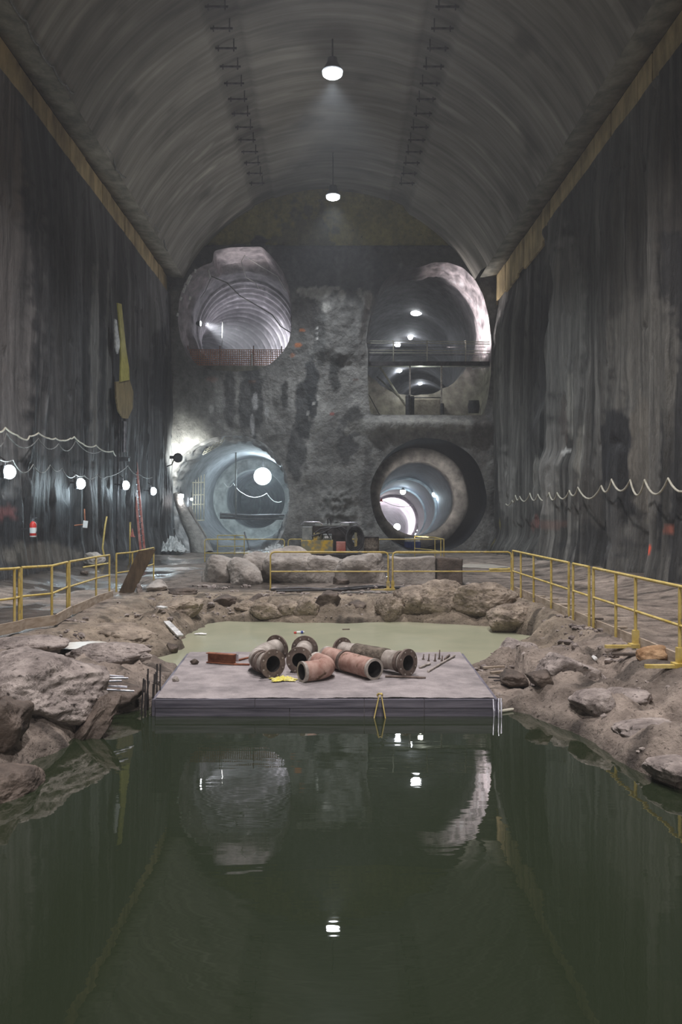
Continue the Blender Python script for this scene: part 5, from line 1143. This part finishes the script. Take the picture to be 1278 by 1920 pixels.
high_bay('farther lamp on the crown of the vault, right before the end wall', 624, 370, 42.5, 4200, 'lamps along the crown of the vault', .36)
def wall_lamp(label, px, py, E, s=1.0):
    Y = F*8.85/(CX-px); c = at(px, py, Y)
    o = thing('wall_lamp', label, 'lamp', c, 'floodlights along the left wall')
    k = .62*s*Y/30
    b = MB(); b.box(c+Vector((-.06, 0, 0)), (.12, .42, .36)); b.build('housing', 'housing', o, .03)
    b = MB(); b.sphere(c+Vector((.06, -.02, 0)), (.16, .22, .19), 16, 10); b.build('lens', 'lens_blue', o)
    b = MB(); b.bar(c+Vector((-.42, 0, .05)), c+Vector((-.1, 0, .02)), .05, .05); b.tube([c+Vector((-.06, 0, .16)), c+Vector((-.05, -.05, .32)), c+Vector((-.2, 0, .42))], .02, 6); b.build('arm', 'dark_steel', o)
    light('wall_lamp_light', 'POINT', c+Vector((.16, -.05, -.12)), E, BLUE, .2, parent=o)
    return o
wall_lamp('floodlight nearest the left edge of the view on the left wall', 14, 885, 210)
wall_lamp('second floodlight along the left wall, above the small white board', 148, 907, 210)
wall_lamp('third floodlight along the left wall, just left of the red ladder', 233, 910, 210)
wall_lamp('farthest floodlight along the left wall, just right of the red ladder', 285, 921, 210)
# black spotlight on a bracket lighting the rock beside the lower left mouth
c = at(330, 859, 44.5); o = thing('spotlight', 'black round spotlight on a bracket beside the lower left tunnel mouth', 'lamp', c)
b = MB(); b.lathe(c+Vector((.12, -.1, 0)), (-.2, 1, .1), [(0, .001), (0, .22), (.10, .27), (.3, .25), (.42, .27), (.42, .2)], 20); b.build('lamp_can', 'black', o)
b = MB(); b.box(c+Vector((-.2, .1, .05)), (.32, .2, .16)); b.build('ballast_box', 'dark_steel', o)
b = MB(); b.tube([c+Vector((-.12, .05, -.05)), c+Vector((-.25, .1, -.35)), c+Vector((-.55, .2, -.45))], .035, 8); b.build('bracket_arm', 'dark_steel', o)
light('spotlight_light', 'SPOT', c+Vector((.05, .5, -.05)), 1500, (.95, 1, .95), .15, 110, .8, (c.x-.25, 47, c.z+.2), parent=o)
# floodlight hung in the lower left tunnel
c = at(492, 893, 58.5); o = thing('tunnel_floodlight', 'big blazing floodlight hung in the lower left tunnel', 'lamp', c)
b = MB(); b.sphere(c, (.62, .12, .62), 24, 14); b.build('lens', 'lens_blue', o)
b = MB(); b.lathe(c+Vector((0, .05, 0)), (0, 1, 0), [(0, .66), (.06, .68), (.3, .4), (.4, .001)], 24); b.build('housing', 'housing', o)
b = MB(); b.tube([c+Vector((0, .2, .4)), c+Vector((0, .2, 1.25))], .04, 8); b.build('hanger', 'dark_steel', o)
light('tunnel_flood_light', 'POINT', c-Vector((0, .5, 0)), 1200, BLUE, .4, parent=o)
light('tunnel_flood_back', 'POINT', c+Vector((0, 6, -.6)), 160, BLUE, .3, parent=o)
def bulb(label, px, py, Y, r, E, mat, color, group, up=True):
    c = at(px, py, Y); o = thing('tunnel_lamp', label, 'lamp', c, group)
    b = MB(); b.sphere(c, r, 14, 8); b.build('lens', mat, o)
    b = MB(); b.lathe(c+Vector((0, .02, r*.6)), (0, 0, 1), [(0, r*.9), (r*.4, r*.6), (r*.7, .001)], 14); b.tube([c+Vector((0, 0, r)), c+Vector((0, 0, r+.35))], .025, 6); b.build('cap', 'housing', o)
    if E: light('tunnel_lamp_light', 'POINT', c-Vector((0, r+.1, r+.15)), E, color, r*.8, parent=o)
    return o
g = 'lamps in the upper right tunnel'
c = at(780, 587, 60.2); o = thing('tunnel_lamp', 'largest lamp in the upper right tunnel, wide oval at its roof', 'lamp', c, g)
b = MB(); b.sphere(c, (.42, .42, .18), 20, 10); b.build('lens', 'lens', o)
b = MB(); b.lathe(c+Vector((0, 0, .05)), (0, 0, 1), [(0, .44), (.1, .34), (.25, .001)], 20); b.build('reflector', 'housing', o)
light('tunnel_lamp_light', 'SPOT', c-Vector((0, 0, .25)), 260, COOL, .25, 150, .5, (c.x, c.y-1, 0), parent=o)
bulb('upper small lamp in the upper right tunnel above the bridge rails', 769, 632, 68.6, .22, 70, 'lens', COOL, g)
bulb('small lamp level with the bridge rails in the upper right tunnel', 745, 646, 71.5, .26, 70, 'lens', COOL, g)
bulb('small lamp just below the footbridge deck', 748, 693, 84, .32, 160, 'lens', COOL, g)
bulb('lowest lamp in the upper right tunnel inside the far arch', 787, 716, 92, .36, 160, 'lens', COOL, g)
light('underdeck_fill', 'POINT', (5.4, 48.9, 10.9), 75, (.97, 1, .86), .15)  # added light without fixture, lifts the collar below the bridge deck
# added spot without fixture in the upper right mouth, brightening its rough ring
light('rim_fill', 'SPOT', (6.9, 48.2, 12.6), 900, (1.0, .93, .95), .15, 115, .5, (9.3, 48.4, 14.6))
g = 'lamps in the lower right tunnel'
bulb('lamp on the roof ring left of its neighbour in the lower right tunnel', 755, 922, 68.2, .24, 150, 'lens_blue', BLUE, g)
bulb('lamp on the right wall of the lower right tunnel', 815, 927, 61.3, .22, 150, 'lens_blue', BLUE, g)
bulb('tiny upper lamp beside the far arch in the lower right tunnel', 783, 995, 74, .09, 0, 'lens', COOL, g)
bulb('tiny lower lamp beside the far arch in the lower right tunnel', 780, 1002, 73.5, .13, 0, 'lens', COOL, g)
light('headlamp_light', 'SPOT', at(744, 988, 85.4), 500, (1, .95, .98), .3, 160, .4, at(735, 985, 60))
light('far_chamber_fill', 'POINT', (lx(79), 79, lz(79)+1.6), 900, (1, .92, .98), .3)  # added light without fixture, brightens the far chamber
# lower left: two small lamps on the left rim
g = 'small lamps on the left side of the lower left mouth'
bulb('brighter small lamp on the left rim of the lower left mouth', 339, 930, 46.6, .17, 40, 'lens', (1, .95, .95), g)
bulb('tiny lamp right of the brighter one in the lower left mouth', 359, 936, 51.5, .09, 12, 'lens', COOL, g)
# upper left: flood lamp behind the left rim, throwing its beam to the right
c = Vector((ulx-2.85, 50.7, ulz+.1)); o = thing('tunnel_floodlight', 'floodlight half hidden behind the left rim of the upper left tunnel', 'lamp', c)
b = MB(); b.lathe(c, (-1, 0, 0), [(0, .16), (.05, .2), (.25, .12), (.3, .001)], 18); b.build('housing', 'housing', o)
b = MB(); b.sphere(c+Vector((.02, 0, 0)), (.04, .15, .15), 14, 8); b.build('lens', 'lens', o)
light('upper_left_light', 'SPOT', c+Vector((.3, 0.1, 0)), 16000, (.95, .95, 1), .12, 44, .9, (ulx+1.2, 58.5, ulz-.5), parent=o)
light('upper_left_fill', 'POINT', (ulx+1.7, 56.5, ulz-1.9), 700, (.95, .93, 1), .2)  # added fill without fixture for the right wall of the upper left tunnel
light('notch_fill', 'SPOT', (ulx+.4, 47.9, ulz+.4), 260, (1, .93, .94), .15, 62, .5, (ulx+.2, 48.3, ulz+4))  # added spot without fixture, brightens the rock notch overhead
light('upper_left_deep_fill', 'POINT', (ulx-2.4, 60, ulz-1.6), 25, (.95, .93, 1), .2)  # faint added fill deeper in the same tunnel, no fixture
light('lip_fill', 'SPOT', (4.4, 38.5, 1.5), 5500, (1, .95, .9), .3, 24, .5, (lrx+.3, 53, lrz))  # unseen spot added to brighten the lip of the lower right tunnel

# ---- haze hanging in the cavern
hz = bpy.data.materials.new('haze'); hz.use_nodes = True; nt = hz.node_tree; nt.nodes.remove(nt.nodes['Principled BSDF'])
vs = nt.nodes.new('ShaderNodeVolumeScatter'); vs.inputs['Density'].default_value = 0.0012; vs.inputs['Anisotropy'].default_value = 0.1; vs.inputs['Color'].default_value = (.92, .95, 1, 1)
nt.links.new(vs.outputs[0], nt.nodes['Material Output'].inputs['Volume'])
b = MB(); b.box((0, 49, 10.6), (23, 121, 25)); hzo = b.build('haze', hz); tag(hzo, 'thin damp haze filling the cavern around its lamps', 'haze', kind='stuff')

hz2 = hz.copy(); hz2.name = 'dust_haze'; hz2.node_tree.nodes['Volume Scatter'].inputs['Density'].default_value = 0.005
b = MB(); b.box((-5.2, 52.5, 4.3), (10.4, 19, 9.0)); hzo = b.build('dust_haze', hz2); tag(hzo, 'denser damp haze glowing around the floodlight in the lower left tunnel', 'haze', kind='stuff')

hz3 = hz.copy(); hz3.name = 'tunnel_haze'; hz3.node_tree.nodes['Volume Scatter'].inputs['Density'].default_value = 0.009
b = MB(); b.box((-6.4, 58, 14.5), (9, 21, 7.5)); hzo = b.build('tunnel_haze', hz3); tag(hzo, 'bright haze hanging in the upper left tunnel', 'haze', kind='stuff')
b = MB(); b.box((6.8, 88, 2.2), (6, 25, 7)); hzo = b.build('tunnel_haze', hz3); tag(hzo, 'bright haze around the headlamp far inside the lower right tunnel', 'haze', kind='stuff')
